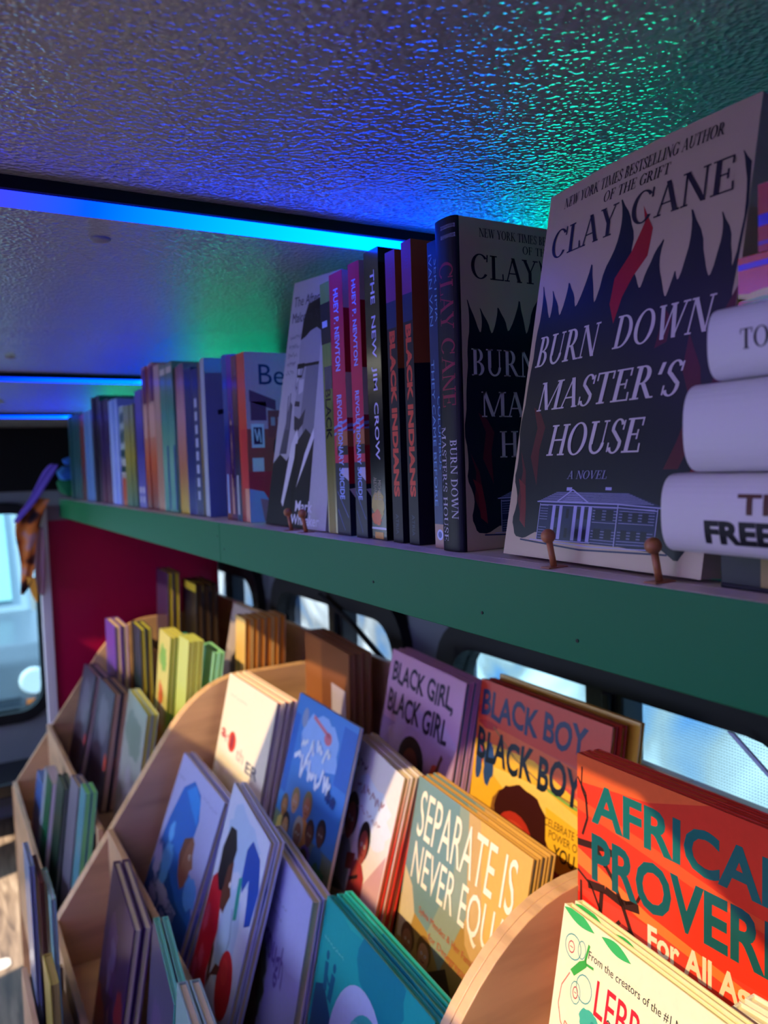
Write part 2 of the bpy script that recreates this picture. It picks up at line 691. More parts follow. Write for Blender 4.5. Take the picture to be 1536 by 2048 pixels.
def make_book(name, label, cat, group, mw, W, H, T, cover, pages='E9DFC2', hard=True, art=None, text=None, spine=None,
              spine_art=None, warp=None, round_spine=False, rough=0.32, coat=0.25, top=None):
    """local axes: x spine->fore-edge, y front->back, z up; the front cover faces -y, the spine faces -x"""
    root = empty(name, label, cat, mw, group)
    b = 0.0022 if hard else 0.0007
    ov = 0.003 if hard else 0.0003
    bm = bmesh.new()
    nx, nz = (12, 12) if warp else (1, 1)

    def slab(y0, y1):
        g = {}
        for i in range(nx + 1):
            for k in range(nz + 1):
                for s, y in ((0, y0), (1, y1)):
                    g[i, k, s] = bm.verts.new((W * i / nx, y, H * k / nz))
        for i in range(nx):
            for k in range(nz):
                bm.faces.new((g[i, k, 0], g[i + 1, k, 0], g[i + 1, k + 1, 0], g[i, k + 1, 0]))
                bm.faces.new((g[i, k, 1], g[i, k + 1, 1], g[i + 1, k + 1, 1], g[i + 1, k, 1]))
        for i in range(nx):
            bm.faces.new((g[i, 0, 0], g[i, 0, 1], g[i + 1, 0, 1], g[i + 1, 0, 0]))
            bm.faces.new((g[i, nz, 0], g[i + 1, nz, 0], g[i + 1, nz, 1], g[i, nz, 1]))
        for k in range(nz):
            bm.faces.new((g[0, k, 0], g[0, k + 1, 0], g[0, k + 1, 1], g[0, k, 1]))
            bm.faces.new((g[nx, k, 0], g[nx, k, 1], g[nx, k + 1, 1], g[nx, k + 1, 0]))
    slab(0, b)
    slab(T - b, T)
    if round_spine:
        n = 18
        d = round_spine if isinstance(round_spine, float) else T * 0.28
        tt = [(1 - math.cos(math.pi * i / n)) / 2 for i in range(n + 1)]
        prof = [(-spine_bulge(d, t), T * t) for t in tt]
        prof += [(b - spine_bulge(d, t) * 0.9, b + (T - 2 * b) * t) for t in tt[::-1]]
        prism(bm, prof, 'z', 0, H)
    else:
        box(bm, 0, b, b * 0.9, T - b * 0.9, 0, H)
    pg = bmesh.new()
    v = box(pg, b * 0.9, W - ov, b, T - b, ov, H - ov)
    if warp:
        bmesh.ops.subdivide_edges(pg, edges=pg.edges[:], cuts=8, use_grid_fill=True)
        for x in bm.verts:
            x.co = warp(x.co)
        for x in pg.verts:
            x.co = warp(x.co)
    obj('cover', bm, cover_mat(cover, rough, coat), root, bevel=0.0 if warp else (0.0006 if hard else 0.0))
    obj('pages', pg, paper(pages), root)
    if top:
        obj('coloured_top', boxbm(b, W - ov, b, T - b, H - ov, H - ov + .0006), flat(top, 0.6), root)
    cut = (12, 12) if warp else (0, 0)
    scut = (0, [(1 - math.cos(math.pi * i / 18)) / 2 for i in range(1, 18)]) if round_spine else (0, 0)
    ff = lambda u, v, e: (u * W, -e, v * H)
    if art:
        layer_mesh('cover_art', art, ff, root, warp, rough, cuts=cut)
    if text:
        layer_mesh('title_lettering', text, ff, root, warp, rough, 0.00012 + 0.00002 * (len(art) if art else 0), cuts=cut)

    def fs(u, v, e):          # u: 0 head..1 foot down the spine, v: 0 back..1 front
        d = 0
        if round_spine:
            dd = round_spine if isinstance(round_spine, float) else T * 0.28
            d = spine_bulge(dd, max(0, min(1, 1 - v)))
        return (-e - d, T * (1 - v) + (1 - 2 * v) * e if round_spine else T * (1 - v), H * (1 - u))
    if spine_art:
        layer_mesh('spine_art', spine_art, fs, root, warp, rough, cuts=scut)
    if spine:
        layer_mesh('spine_lettering', spine, fs, root, warp, rough, 0.00012 + 0.00002 * (len(spine_art) if spine_art else 0), cuts=scut)
    return root


def z(v):
    return v + ZC


# ---------------------------------------------------------------- the bus interior
M_ceil = ceiling_mat()
M_led = led_mat()
M_led_far = led_mat(0.34)
M_black = flat('0B0B10', 0.5)
M_rubber = flat('0C0E14', 0.6)
M_grey = flat('6B707C', 0.5)
M_white = flat('D8D6DA', 0.4)
XW, XL, YN, YF = 0.80, -1.5, -1.6, 3.95
ZTOP, ZH = z(0.22), z(0.25)

HX0, HX1 = -0.60, -0.118
SUN_HOLES = [[(HX1, 0.265), (HX1, 0.64), (HX0, 0.64), (HX0, -0.08), (-0.34, -0.08), (-0.22, 0.10)], [(HX1, 0.97), (HX1, 2.1), (HX0, 2.1), (HX0, 0.97)]]  # added unseen roof openings; outlines and gap shaped to throw the sun patches
bm = bmesh.new()
box(bm, HX1, XW + .06, YN - .06, YF + .06, ZTOP, ZH)
box(bm, XL - .06, HX0, YN - .06, YF + .06, ZTOP, ZH)
for a, b in ((YN - .06, -0.08), (0.64, 0.97), (2.1, YF + .06)):
    box(bm, HX0, HX1, a, b, ZTOP, ZH)
prism(bm, [(HX1, -0.08), (HX1, 0.265), (-0.22, 0.10), (-0.34, -0.08)], 'z', ZTOP, ZH)
struct(obj('ceiling', bm, M_ceil))
M_sun_tint = tinted_pane('sun_tint_pane', (0.46, 0.41, 0.33))  # made-up glazing: its tint warms the sun and dims the sky
for k, hole in enumerate(SUN_HOLES):
    cx = sum(q[0] for q in hole) / len(hole)
    cy = sum(q[1] for q in hole) / len(hole)
    bm = bmesh.new()
    ring(bm, [(cx + (q[0] - cx) * 1.08, cy + (q[1] - cy) * 1.04) for q in hole], hole, 'z', ZH, ZH + 0.03)
    sk = struct(obj('window_%d' % (k + 13), bm, M_black), 'added unseen roof skylight, shaped and tinted for the sun patches')
    bm = bmesh.new()
    prism(bm, hole, 'z', ZH + 0.012, ZH + 0.016)
    obj('pane', bm, M_sun_tint, sk)

bm = bmesh.new()
box(bm, XL - .06, XW + .06, YN - .06, YF + .06, -0.05, 0)
struct(obj('floor', bm, wood_floor_mat()))
bm = bmesh.new()
prism(bm, [(p[0], p[1]) for p in rrect(-1.2, 0.14, 2.72, 2.78, 0.02)], 'z', 0.0, 0.003)
struct(obj('trim_1', bm, flat('B7AFA6')), 'pale joint strip across the wood-look floor')

WZ0, WZ1 = z(-0.92), z(-0.318)


def wall_with_windows(name, x0, x1, wins, z0, z1, mat):
    bm = bmesh.new()
    ys = [YN - .06]
    for a, b in wins:
        ys += [a, b]
    ys.append(YF + .06)
    for i in range(0, len(ys), 2):
        box(bm, x0, x1, ys[i], ys[i + 1], 0, ZTOP)
    for a, b in wins:
        box(bm, x0, x1, a, b, 0, z0)
        box(bm, x0, x1, a, b, z1, ZTOP)
    return struct(obj(name, bm, mat))


RW = [(-0.45, 0.25), (0.48, 1.14), (1.34, 1.94), (2.12, 2.64), (2.86, 3.5)]
wall_with_windows('wall_right', XW, XW + .06, [(a - .03, b + .03) for a, b in RW], WZ0 - .03, WZ1 + .03, flat('555A66', 0.5))
M_film = film_mat('perforated_window_film', True, (0.42, 0.72, 0.82), 260)
M_film2 = film_mat('plain_window_film', False, (0.42, 0.48, 0.50))
for i, (a, b) in enumerate(RW):
    bm = bmesh.new()
    o_, i_ = rrect(a - .045, b + .045, WZ0 - .045, WZ1 + .045, 0.10), rrect(a, b, WZ0, WZ1, 0.075)
    ring(bm, o_, i_, 'x', XW - 0.022, XW + 0.012)
    ring(bm, rrect(a - .06, b + .06, WZ0 - .06, WZ1 + .06, 0.03), i_, 'x', XW + .002, XW + .03)
    w = struct(obj('window_%d' % (i + 2), bm, M_rubber), 'side window with black rubber gasket')
    bm = bmesh.new()
    m = a + (b - a) * 0.46
    box(bm, XW - .012, XW + .03, m - .035, m + .035, WZ0, WZ1)
    box(bm, XW - .022, XW - .010, m - .02, m - .005, WZ0, WZ1)
    obj('mullion', bm, flat('14171F', 0.4), w, bevel=0.004)
    bm = bmesh.new()
    prism(bm, i_, 'x', XW + .03, XW + .032)
    obj('pane', bm, M_film if i < 2 else M_film2, w)
    if i == 2:
        bm = bmesh.new()
        bmesh.ops.create_uvsphere(bm, u_segments=12, v_segments=8, radius=0.008, matrix=T_((XW - .024, m, z(-0.40))))
        obj('latch_knob', bm, flat('C9CED8', 0.3), w, smooth=True)

M_side = tinted_pane('side_glazing', (0.97, 0.97, 1.0))
M_side_dark = tinted_pane('dimmed_side_pane', (0.37, 0.40, 0.62))  # added tint: dims the near windows to cut light on the near shelf
LW = [(-0.9, -0.2), (0.1, 0.8), (1.1, 1.8), (2.1, 2.8), (3.05, 3.7)]
wall_with_windows('wall_left', XL - .06, XL, LW, z(-0.75), z(-0.10), flat('8A8D96', 0.5))
for i, (a, b) in enumerate(LW):
    bm = bmesh.new()
    o_, i_ = rrect(a - .03, b + .03, z(-.78), z(-.07), 0.05), rrect(a + .02, b - .02, z(-.73), z(-.12), 0.06)
    ring(bm, o_, i_, 'x', XL - .02, XL + .015)
    w = struct(obj('window_%d' % (i + 7), bm, M_rubber), 'aisle-side window with black rubber gasket')
    bm = bmesh.new()
    prism(bm, i_, 'x', XL - .03, XL - .028)
    obj('pane', bm, M_side_dark if i < 2 else M_side, w)

bm = bmesh.new()
box(bm, XL, XW, YN - .06, YN, 0, ZTOP)
struct(obj('wall_near', bm, M_grey))
FX0, FX1, FZ0, FZ1 = -0.35, 0.405, z(-1.075), z(-0.168)
bm = bmesh.new()
box(bm, XL, FX0, YF, YF + .06, 0, z(-0.075))
box(bm, FX1, XW, YF, YF + .06, 0, z(-0.075))
box(bm, FX0, FX1, YF, YF + .06, 0, FZ0)
box(bm, FX0, FX1, YF, YF + .06, FZ1, z(-0.075))
box(bm, XL, XW, YF, YF + .06, z(-0.075), ZTOP)
struct(obj('wall_far', bm, flat('777C88', 0.5)))
bm = bmesh.new()
box(bm, XL, XW, YF - .03, YF - .001, z(-0.07), ZTOP - .001)
struct(obj('trim_2', bm, flat('06070D', 0.8)), 'black header panel above the far window')
bm = bmesh.new()
ring(bm, rrect(FX0 - .05, FX1 + .05, FZ0 - .05, FZ1 + .05, 0.15), rrect(FX0, FX1, FZ0, FZ1, 0.10), 'y', YF - .03, YF + .02)
ring(bm, rrect(FX0 - .02, FX1 + .02, FZ0 - .02, FZ1 + .02, 0.03), rrect(FX0, FX1, FZ0, FZ1, 0.10), 'y', YF + .005, YF + .05)
w = struct(obj('window_12', bm, M_rubber), 'far window with rounded corners and black rubber gasket')
bm = bmesh.new()
prism(bm, rrect(FX0, FX1, FZ0, FZ1, 0.10), 'y', YF + .03, YF + .034)
obj('pane', bm, tinted_pane('far_glazing', (0.35, 0.43, 0.45)), w)
bm = bmesh.new()
box(bm, -1.0, 0.40, YF - .30, YF - .002, z(-1.36), z(-1.30))
struct(obj('trim_3', bm, flat('0D1017', 0.25), bevel=0.008), 'black ledge below the far window')

# outside: ground and a parked pickup
bm = bmesh.new()
box(bm, -14, 14, -14, 22, z(-2.70), z(-2.60))
struct(obj('ground', bm, flat('8C8A86', 0.9)))

tr = empty('pickup_truck', 'white pickup truck parked outside the far window, front end towards it', 'truck', T_((0, 6.6, z(-2.6))))
bm = bmesh.new()
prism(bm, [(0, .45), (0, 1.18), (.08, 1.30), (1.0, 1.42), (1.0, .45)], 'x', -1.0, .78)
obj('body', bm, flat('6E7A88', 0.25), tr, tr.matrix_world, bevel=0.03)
bm = bmesh.new()
prism(bm, [(1.0, .45), (1.0, 1.42), (1.5, 2.35), (3.0, 2.35), (3.0, .45)], 'x', -.95, .73)
obj('cab', bm, flat('A8BAC4', 0.25), tr, tr.matrix_world, bevel=0.03)
bm = bmesh.new()
prism(bm, [(1.03, 1.50), (1.46, 2.28), (1.43, 2.30), (1.0, 1.52)], 'x', -.8, .58)
obj('windshield', bm, flat('A8D8D8', 0.1), tr, tr.matrix_world)
bm = bmesh.new()
for k in range(4):
    box(bm, -.72, .52, -.03, .0, .72 + k * .055, .745 + k * .055)
obj('grille', bm, flat('3A424E', 0.3), tr, tr.matrix_world)
for sx in (-.86, .62):
    bm = bmesh.new()
    bmesh.ops.create_cone(bm, cap_ends=True, segments=20, radius1=.11, radius2=.09, depth=.05, matrix=T_((sx, -.02, 1.02)) @ Matrix.Rotation(R(90), 4, 'X'))
    obj('headlight', bm, flat('E8F0F4', 0.15), tr, tr.matrix_world)
    bm = bmesh.new()
    box(bm, sx - .06, sx + .06, -.03, 0, .83, .88)
    obj('marker_lamp', bm, flat('E07A38', 0.3), tr, tr.matrix_world)
bm = bmesh.new()
box(bm, -1.02, .80, -.10, .05, .48, .66)
obj('bumper', bm, flat('9AA8B4', 0.2), tr, tr.matrix_world, bevel=0.02)
for sx in (-.95, .53):
    for sy in (.6, 2.6):
        bm = bmesh.new()
        bmesh.ops.create_cone(bm, cap_ends=True, segments=24, radius1=.38, radius2=.38, depth=.22, matrix=T_((sx + .1, sy, .38)) @ Matrix.Rotation(R(90), 4, 'Y'))
        obj('wheel', bm, flat('15161A', 0.7), tr, tr.matrix_world)

# ---------------------------------------------------------------- light bars
LEDS = ['near light bar across the ceiling, blue turning cyan towards the big novels',
        'second light bar from the camera, thin blue line over the shelf books',
        'farthest visible light bar, thin blue line above the black header',
        'light bar behind the camera across the ceiling']
for i, y in enumerate((0.645, 1.85, 3.02, -0.55)):
    bm = bmesh.new()
    x0, x1 = (-1.4 if i in (0, 3) else HX1 + .006), (XW - .02)
    prism(bm, [(y, ZTOP), (y, ZTOP - .0095), (y + .003, ZTOP - .0105), (y + .029, ZTOP - .0105), (y + .032, ZTOP - .0095), (y + .032, ZTOP)], 'x', x0, x1)
    lb = obj('led_light_bar', bm, flat('0A0B12', 0.4))
    tag(lb, LEDS[i], 'light', 'light bars across the ceiling')
    bm = bmesh.new()
    prism(bm, [(y + .016 + .0135 * math.cos(R(a)), ZTOP - .0095 - .0085 * math.sin(R(a))) for a in range(0, 181, 18)], 'x', x0 + .004, x1 - .004)
    obj('diffuser', bm, M_led_far if i in (1, 2) else M_led, lb, smooth=False)
for i, (x, y) in enumerate(((0.153, 0.784), (0.145, 1.62), (0.20, 2.6))):
    bm = bmesh.new()
    bmesh.ops.create_uvsphere(bm, u_segments=16, v_segments=8, radius=0.010, matrix=T_((x, y, ZTOP - .0005)) @ Matrix.Diagonal((1, 1, .25, 1)))
    o = obj('screw_cap', bm, flat('9A9AA6', 0.4), smooth=True)
    tag(o, ['round screw cap on the ceiling just past the near light bar', 'round screw cap on the ceiling just before the second light bar',
            'round screw cap on the ceiling between the two far light bars'][i], 'screw cap', 'ceiling screw caps')

# ---------------------------------------------------------------- the long shelf
M_wood_edge = plywood('pale_shelf_wood', 'E4D8C4', (3, 3, 30))
M_green = base('green_paint', '006A3E', 0.42, 0.15)[0]
SZ = z(-0.0668)
shelf = empty('book_shelf', 'long wooden shelf with dark green painted front edge', 'shelf', T_((0.33, 0.9, SZ)))
bm = bmesh.new()
box(bm, 0.3365, XW - .004, -0.55, 2.398, SZ - .018, SZ)
obj('board', bm, M_wood_edge, shelf, Matrix.Identity(4))
for a, b in ((-0.55, 0.9765), (0.9775, 2.398)):
    bm = bmesh.new()
    box(bm, 0.3180, 0.3365, a, b, z(-.1185), SZ)
    for f in bm.faces:
        if f.calc_center_median().z > SZ - .0005:
            f.material_index = 1
    obj('front_edge', bm, [M_green, M_wood_edge], shelf, Matrix.Identity(4), bevel=0.0008)
bm = bmesh.new()
for y, zz in ((.575, -.098), (.425, -.102), (.335, -.105), (.96, -.10), (.985, -.085)):
    bmesh.ops.create_cone(bm, cap_ends=True, segments=10, radius1=.0011, radius2=.0011, depth=.0006, matrix=T_((.3178, y, z(zz))) @ Matrix.Rotation(R(90), 4, 'Y'))
nh = obj('nail_heads', bm, M_black, shelf, Matrix.Identity(4))

# end panel below the shelf
ep = empty('end_panel', 'crimson end panel with white edge post under the far end of the shelf', 'panel', T_((0.28, 2.41, 0)))
bm = bmesh.new()
box(bm, 0.284, XW - .026, 2.408, 2.42, 0.001, z(-0.128))
obj('red_board', bm, flat('A80C40', 0.35), ep, Matrix.Identity(4))
bm = bmesh.new()
box(bm, 0.284, XW - .026, 2.402, 2.424, z(-0.128), SZ - .0185)
obj('top_rail', bm, flat('8A7A86', 0.5), ep, Matrix.Identity(4))
bm = bmesh.new()
box(bm, 0.258, 0.2835, 2.395, 2.43, 0.001, z(-0.066))
obj('edge_post', bm, M_white, ep, Matrix.Identity(4), bevel=0.002)

# strap in front of the window
bm = bmesh.new()
tube(bm, [(XW - .035, 1.64, z(-.295)), (XW - .03, 1.50, z(-.335)), (XW - .03, 1.36, z(-.392))], 0.006)
tag(obj('black_cord', bm, M_rubber), 'black cord slanting across the window behind the bins', 'cord')
bm = bmesh.new()
prism(bm, [(.563, z(-.310)), (.555, z(-.310)), (.452, z(-.385)), (.460, z(-.385))], 'x', XW - .045, XW - .042)
tag(obj('pull_strap', bm, flat('AFC4EC', 0.5)), 'thin pale strap slanting over the perforated window at right', 'strap')

# ---------------------------------------------------------------- the display bins
M_ply = plywood('birch_plywood', 'C9A27A', (2, 5, 12))
M_plyedge = plywood('birch_plywood_edge', 'D2A878', (30, 5, 30))


def side_outline():
    c = 1.06
    tz = -0.425
    xt = (tz + c) / 1.4
    pts = [(0.150, -c + 1.4 * .150)]
    p0, p1, p2 = Vector((xt - .075, -c + 1.4 * (xt - .075))), Vector((xt - .005, tz - .004)), Vector((xt + .085, tz))
    for i in range(9):
        s = i / 8
        q = p0 * (1 - s) ** 2 + p1 * 2 * s * (1 - s) + p2 * s * s
        pts.append((q.x, q.y))
    pts.append((0.715, tz))
    return [(a, z(b)) for a, b in pts] + [(0.715, 0.002), (0.150, 0.002)]


BOARDS = [(0.585, -0.50), (0.43, -0.62), (0.2695, -0.683), (0.163, -0.832)]
FLOORS = [(0.59, 0.705, -0.60), (0.436, 0.585, -0.70), (0.277, 0.43, -0.835), (0.170, 0.2695, -0.93)]


def bin_unit(label, y0, y1, low, BOARDS=BOARDS, FLOORS=FLOORS):
    u = empty('book_display_bin', label, 'book bin', T_((0.45, (y0 + y1) / 2, 0)), 'plywood book display bins')
    for a, b in ((y0, y0 + .0115), (y1 - .0115, y1)):
        bm = bmesh.new()
        prism(bm, side_outline(), 'y', a, b)
        for f in bm.faces:
            if abs(f.normal.y) < .5:
                f.material_index = 1
        obj('side_panel', bm, [M_ply, M_plyedge], u, Matrix.Identity(4), bevel=0.001)
    a, b = y0 + .0118, y1 - .0118
    bm = bmesh.new()
    box(bm, 0.716, 0.728, y0, y1, 0.002, z(-0.366))
    obj('back_panel', bm, M_ply, u, Matrix.Identity(4), bevel=0.001)
    for x, t in BOARDS:
        bm = bmesh.new()
        box(bm, x - .011, x, a, b, z(t - .36), z(t))
        for f in bm.faces:
            if f.calc_center_median().z > z(t) - .001:
                f.material_index = 1
        obj('front_board', bm, [M_ply, M_plyedge], u, Matrix.Identity(4), bevel=0.001)
    for x0, x1, t in FLOORS:
        bm = bmesh.new()
        box(bm, x0 - .006, x1 - .012, a, b, z(t - .008), z(t))
        obj('pocket_floor', bm, M_ply, u, Matrix.Identity(4))
    if low:
        bm = bmesh.new()
        box(bm, .086, .095, a, 1.40, z(-1.25), z(-0.81))
        obj('low_front_board', bm, M_ply, u, Matrix.Identity(4), bevel=0.001)
        bm = bmesh.new()
        box(bm, .0952, .1495, a, 1.40, z(-.878), z(-.870))
        obj('low_floor', bm, M_ply, u, Matrix.Identity(4))
        bm = bmesh.new()
        box(bm, .086, .1495, 1.4002, 1.410, z(-1.25), z(-0.83))
        obj('low_end_board', bm, M_ply, u, Matrix.Identity(4))


NBOARDS = [(0.66, -0.48), (0.475, -0.64), (0.30, -0.76), (0.163, -0.832)]
NFLOORS = [(0.665, 0.705, -0.57), (0.482, 0.66, -0.57), (0.307, 0.475, -0.66), (0.170, 0.30, -0.93)]
# the red and the yellow books of the near bin stand in pockets of their own depth
FBOARDS = [(0.53, -0.50), (0.395, -0.60), (0.2565, -0.69), (0.163, -0.832)]
FFLOORS = [(0.537, 0.705, -0.57), (0.402, 0.53, -0.66), (0.264, 0.395, -0.80), (0.170, 0.2565, -0.95)]
YD3, YD2, YD1 = 0.584, 1.57, 2.36
bin_unit('near plywood book bin at the lower right corner', -0.30, YD3 - .0002, False, NBOARDS, NFLOORS)
bin_unit('middle plywood book bin between the two tall rounded dividers', YD3 + .0002, YD2 - .0002, True)
bin_unit('far plywood book bin beside the crimson end panel', YD2 + .0002, YD1, False, FBOARDS, FFLOORS)

# ---------------------------------------------------------------- upper shelf books
UP = 'books standing on the long green-edged shelf'


def up(name, label, y1, y0, top, W, cover, x=0.341, lean=0.0, n=1, labels=None, **k):
    """spine-out book: spine towards the aisle, y1 = far side, y0 = near side"""
    T = (y1 - y0) / n - (0.0006 if n > 1 else 0)
    H = top + .0668
    mw = T_((x, y0, SZ + .0003)) @ Matrix.Rotation(R(lean), 4, 'Y')
    r = make_book(name, labels[0] if labels else label, 'book', UP, mw, W, H, T, cover, **k)
    for i in range(1, n):
        dx = random.uniform(-.003, .004)
        dup(r, T_((dx, i * (T + .0006), 0)) @ mw, labels[i] if labels else label)
    return r


def sp(txt, col, s0, s1, t0=.25, t1=.75, style='sans', bold=0.0):
    return text_item(txt, col, (s0, s1, t0, t1), style, bold)


up('hardcover_book', 'dark teal books at the very far end of the shelf beside the draped toy', 2.30, 2.14, .156, .15, ('0F4B50', '13585C'), n=5, pages='9FA7B0')
up('paperback_book', 'reddish brown books between dark teal and light blue ones at far shelf end', 2.135, 2.058, .150, .15, ('5A2A2C', '8A4038'), n=2)
up('paperback_book', 'light blue books beside the reddish brown ones at far shelf end', 2.055, 1.955, .151, .16, ('5B8CC8', '6E9FD0'), n=3)
up('hardcover_book', 'tall black books rising above the light blue ones at far shelf end', 1.944, 1.855, .175, .17, ('120E1C', '1A1626'), n=3)
up('hardcover_book', 'dark purple books with orange foot next to the tall black ones', 1.853, 1.757, .159, .16, ('6A3A48', '33205A', '2A1E4C'), n=3)
up('paperback_book', 'bright pale blue books between purple and teal ones', 1.755, 1.672, .152, .17, ('9DB7FF', 'A6C4FF', '8FB8FF'), n=3)
up('paperback_book', 'white books with dark teal spots on the spine', 1.668, 1.612, .133, .16, ('C77840', 'BFD6DA', 'A9C8D8'), n=2,
   spine_art=[('14454E', [blob(.12, .5, .06, .4, seed=1), blob(.3, .5, .08, .35, seed=2), blob(.48, .5, .05, .42, seed=3), rc(.6, .66, .05, .95)]), ('C3552B', rc(.72, .95, .1, .8))])
up('paperback_book', 'olive green and mustard books left of the purple-blue pair', 1.609, 1.53, .129, .16, ('3C7A62', 'A9A13C', '7D9478'), n=3)
up('hardcover_book', 'purple-blue books with white marks at the foot', 1.518, 1.458, .150, .17, ('6E6CC8', '4640A8', '5B55C0'), n=2,
   spine_art=[('C6C4E8', [rc(.82, .87, .2, .8), rc(.90, .95, .3, .7)])])
up('picture_book', 'tall peach books with maroon head and orange flame-like band', 1.454, 1.366, .186, .19, ('702A2A', 'D06438', 'C9A896', 'B06A70'), n=3,
   spine_art=[('5A1638', rc(.02, .26, .2, 1)), ('D9AFA0', rc(.28, .5, .1, .9))], pages='D0B090')
up('paperback_book', 'thin tan book between tall peach books and teal ones', 1.364, 1.328, .178, .18, ('B98A70', 'C0A08C'))
up('picture_book', 'teal green books with pale spine tops and blue foot', 1.325, 1.248, .173, .19, ('4F9C90', '7FC0A8', '2E8E7A', '6E7A58'), n=2,
   spine_art=[('23508C', rc(.55, .98, .75, 1.0)), ('D7D2C0', rc(.03, .07, .1, .9))])
up('picture_book', 'pinkish books with yellow lower half beside navy ones', 1.246, 1.186, .162, .18, ('C8B038', 'B87858', 'C090A0', '7A4A5A'), n=2)
up('paperback_book', 'plain navy book left of the navy lettered one', 1.184, 1.147, .151, .17, ('1B2B84', '141C5C'))
up('paperback_book', 'navy book with pale spine lettering', 1.145, 1.116, .146, .17, ('2A3A74', '182466'),
   spine_art=[('B8C4E8', [rc(.2 + .09 * i, .26 + .09 * i, .3, .7) for i in range(8)])])
up('paperback_book', 'brown and olive book tucked behind the pale grey-blue one', 1.114, 1.103, .152, .17, ('2A2018', '8A7A48', '5A4A40'))
up('paperback_book', 'pale grey-blue paperback with dark running figure on its cover', 1.101, 1.083, .156, .145, ('5878B0', '7488B4', '8A92B0'), hard=False,
   art=[('16182C', [blob(.62, .66, .14, .06, seed=4), blob(.55, .58, .10, .05, seed=5), blob(.66, .52, .06, .08, seed=6)] + stroke([(.5, .62), (.3, .68), (.12, .66)], .03) + stroke([(.62, .5), (.4, .42), (.22, .44)], .03)),
        ('1C2A4C', rc(.5, .8, .30, .38))], spine_art=[('AEBAD0', rc(0, 1, 0, 1))])
for i, (a, b, t, c, ar) in enumerate(((1.008, .991, .148, ('8A4A30', '2C3C9A', '3A60C0'), '9FC4FF'), (.990, .972, .146, ('5A2058', '3A2080', '6A40C0'), 'D8B098'), (.971, .953, .142, ('3A6078', '4A3048', '7A4A60'), 'B9C0C8'))):
    up('paperback_book', ['slim glossy blue and brown book left of the purple one', 'slim glossy purple book with peach spine lettering', 'slim dark book touching the orange-red spine'][i],
       a, b, t, .16, c, hard=False, rough=.12, coat=.6,
       spine=[scribble(ar, (.38, .85, .3, .7), 9, 4)] if i == 1 else None, spine_art=[(ar, rc(.72, .96, .25, .6))])
# paperback with a red school on the cover
school = [('E0A0A8', rc(0, 1, .42, 1)), ('B85048', rc(0, 1, .28, .55)), ('7A3A58', [[(.05, .78), (.42, .72), (.42, .66), (.05, .71)], rc(.06, .28, .60, .71)]),
          ('A84848', [rc(.3, .7, .5, .66), rc(.55, 1, .46, .72)]), ('C8A0A0', [rc(.34 + .1 * i, .40 + .1 * i, .57, .62) for i in range(3)]), ('E8D8D8', [rc(.06, .24, .44, .58), rc(.06, .22, .30, .38)]),
          ('4A2848', [rc(.09, .21, .46, .56)]), ('E8D8D8', stroke([(.11, .55), (.14, .48), (.17, .55), (.19, .47)], .018)), ('C83848', rc(0, .6, .05, .30)), ('9AA8D8', [[(0, 0), (.45, 0), (.2, .18), (0, .2)]]),
          ('B07888', [[(.2, .0), (.6, 0), (.6, .1), (.15, .14)]]), ('0E0C24', [ell(.78, .42, .42, .20), [(.42, .40), (.5, .1), (.62, 0), (1, 0), (1, .5)]])]
school = [(c, [[(u * .62, v) for u, v in pl] for pl in (ps if not isinstance(ps[0][0], (int, float)) else [ps])]) for c, ps in school]
school.insert(0, ('E0A0A8', rc(0, 1, 0, 1)))
up('paperback_book', 'pink paperback with red brick school and orange spine', .951, .923, .142, .150, ('8A2028', 'D0402C', 'C8502C'), hard=False, art=school,
   text=[text_item('Bett', '2E2C58', (.12, .52, .81, .93))], spine_art=[('C83038', rc(.45, .8, .2, .9)), ('D8A088', rc(.8, 1, .5, 1))])

up('hardcover_book', 'olive and gold hardcover with black block on the spine beside the portrait book', .705, .685, .176, .155, ('8A7A34', '5A6A30', '6E9A50'), rough=.2, coat=.6, pages='D8E0E8', spine_art=[('10142A', rc(.08, .24, .0, 1)), ('B8C8E8', rc(.15, .175, .15, .7)), ('2A3350', rc(.33, .42, .2, 1))],
   spine=[sp('BLACK', '0E1020', .42, .62, .2, .8, 'sans', .02)])
for y1, y0, t, lb, x in ((.684, .657, .180, 'red-spined paperback with pale lettering, right against the olive hardcover', .341), (.645, .624, .181, 'red-spined paperback with pale lettering, right next to the tall black spine', .341)):
    up('paperback_book', lb, y1, y0, t, .140, ('241C34', 'A01E3A', 'C02848'), x=x, hard=False, pages='D8D0C4',
       spine_art=[('C02650', rc(0, .72, 0, 1)), ('1C1E38', rc(.72, 1, 0, 1)), ('7A90D8', stroke([(.56, 1.0), (.585, .0)], .010) + stroke([(.585, 1.0), (.61, .0)], .010)), ('A86848', [[(.60, .2), (.60, 1), (.66, 1), (.66, .1)]]), ('2A1C28', rc(.655, .69, .2, 1)),
                  ('B8B0D0', [[(.74, 1), (.74, .5), (.76, .4), (.79, 1)]]), ('5868B0', stroke([(.83, .1), (.93, .9)], .006) + stroke([(.90, .1), (.98, .6)], .005))],
       spine=[sp('HUEY P. NEWTON', '9AB8FF', .06, .37, .30, .66, 'sans', .02), sp('REVOLUTIONARY SUICIDE', '9AB0F8', .46, .86, .30, .66, 'sans', .02)],
       art=[('C8B8B0', rc(0, 1, .86, 1)), ('B01830', rc(0, 1, .62, .86)), ('C8B8B0', rc(0, .5, .45, .62)), ('7A90D8', stroke([(0, .42), (1, .5)], .012) + stroke([(0, .40), (1, .48)], .01)), ('A86848', rc(0, 1, .34, .40)), ('B01830', rc(0, 1, .2, .34)), ('1C1E38', rc(0, 1, 0, .2)), ('D8D0E8', [[(0, .18), (.3, .2), (.1, .1)]])])
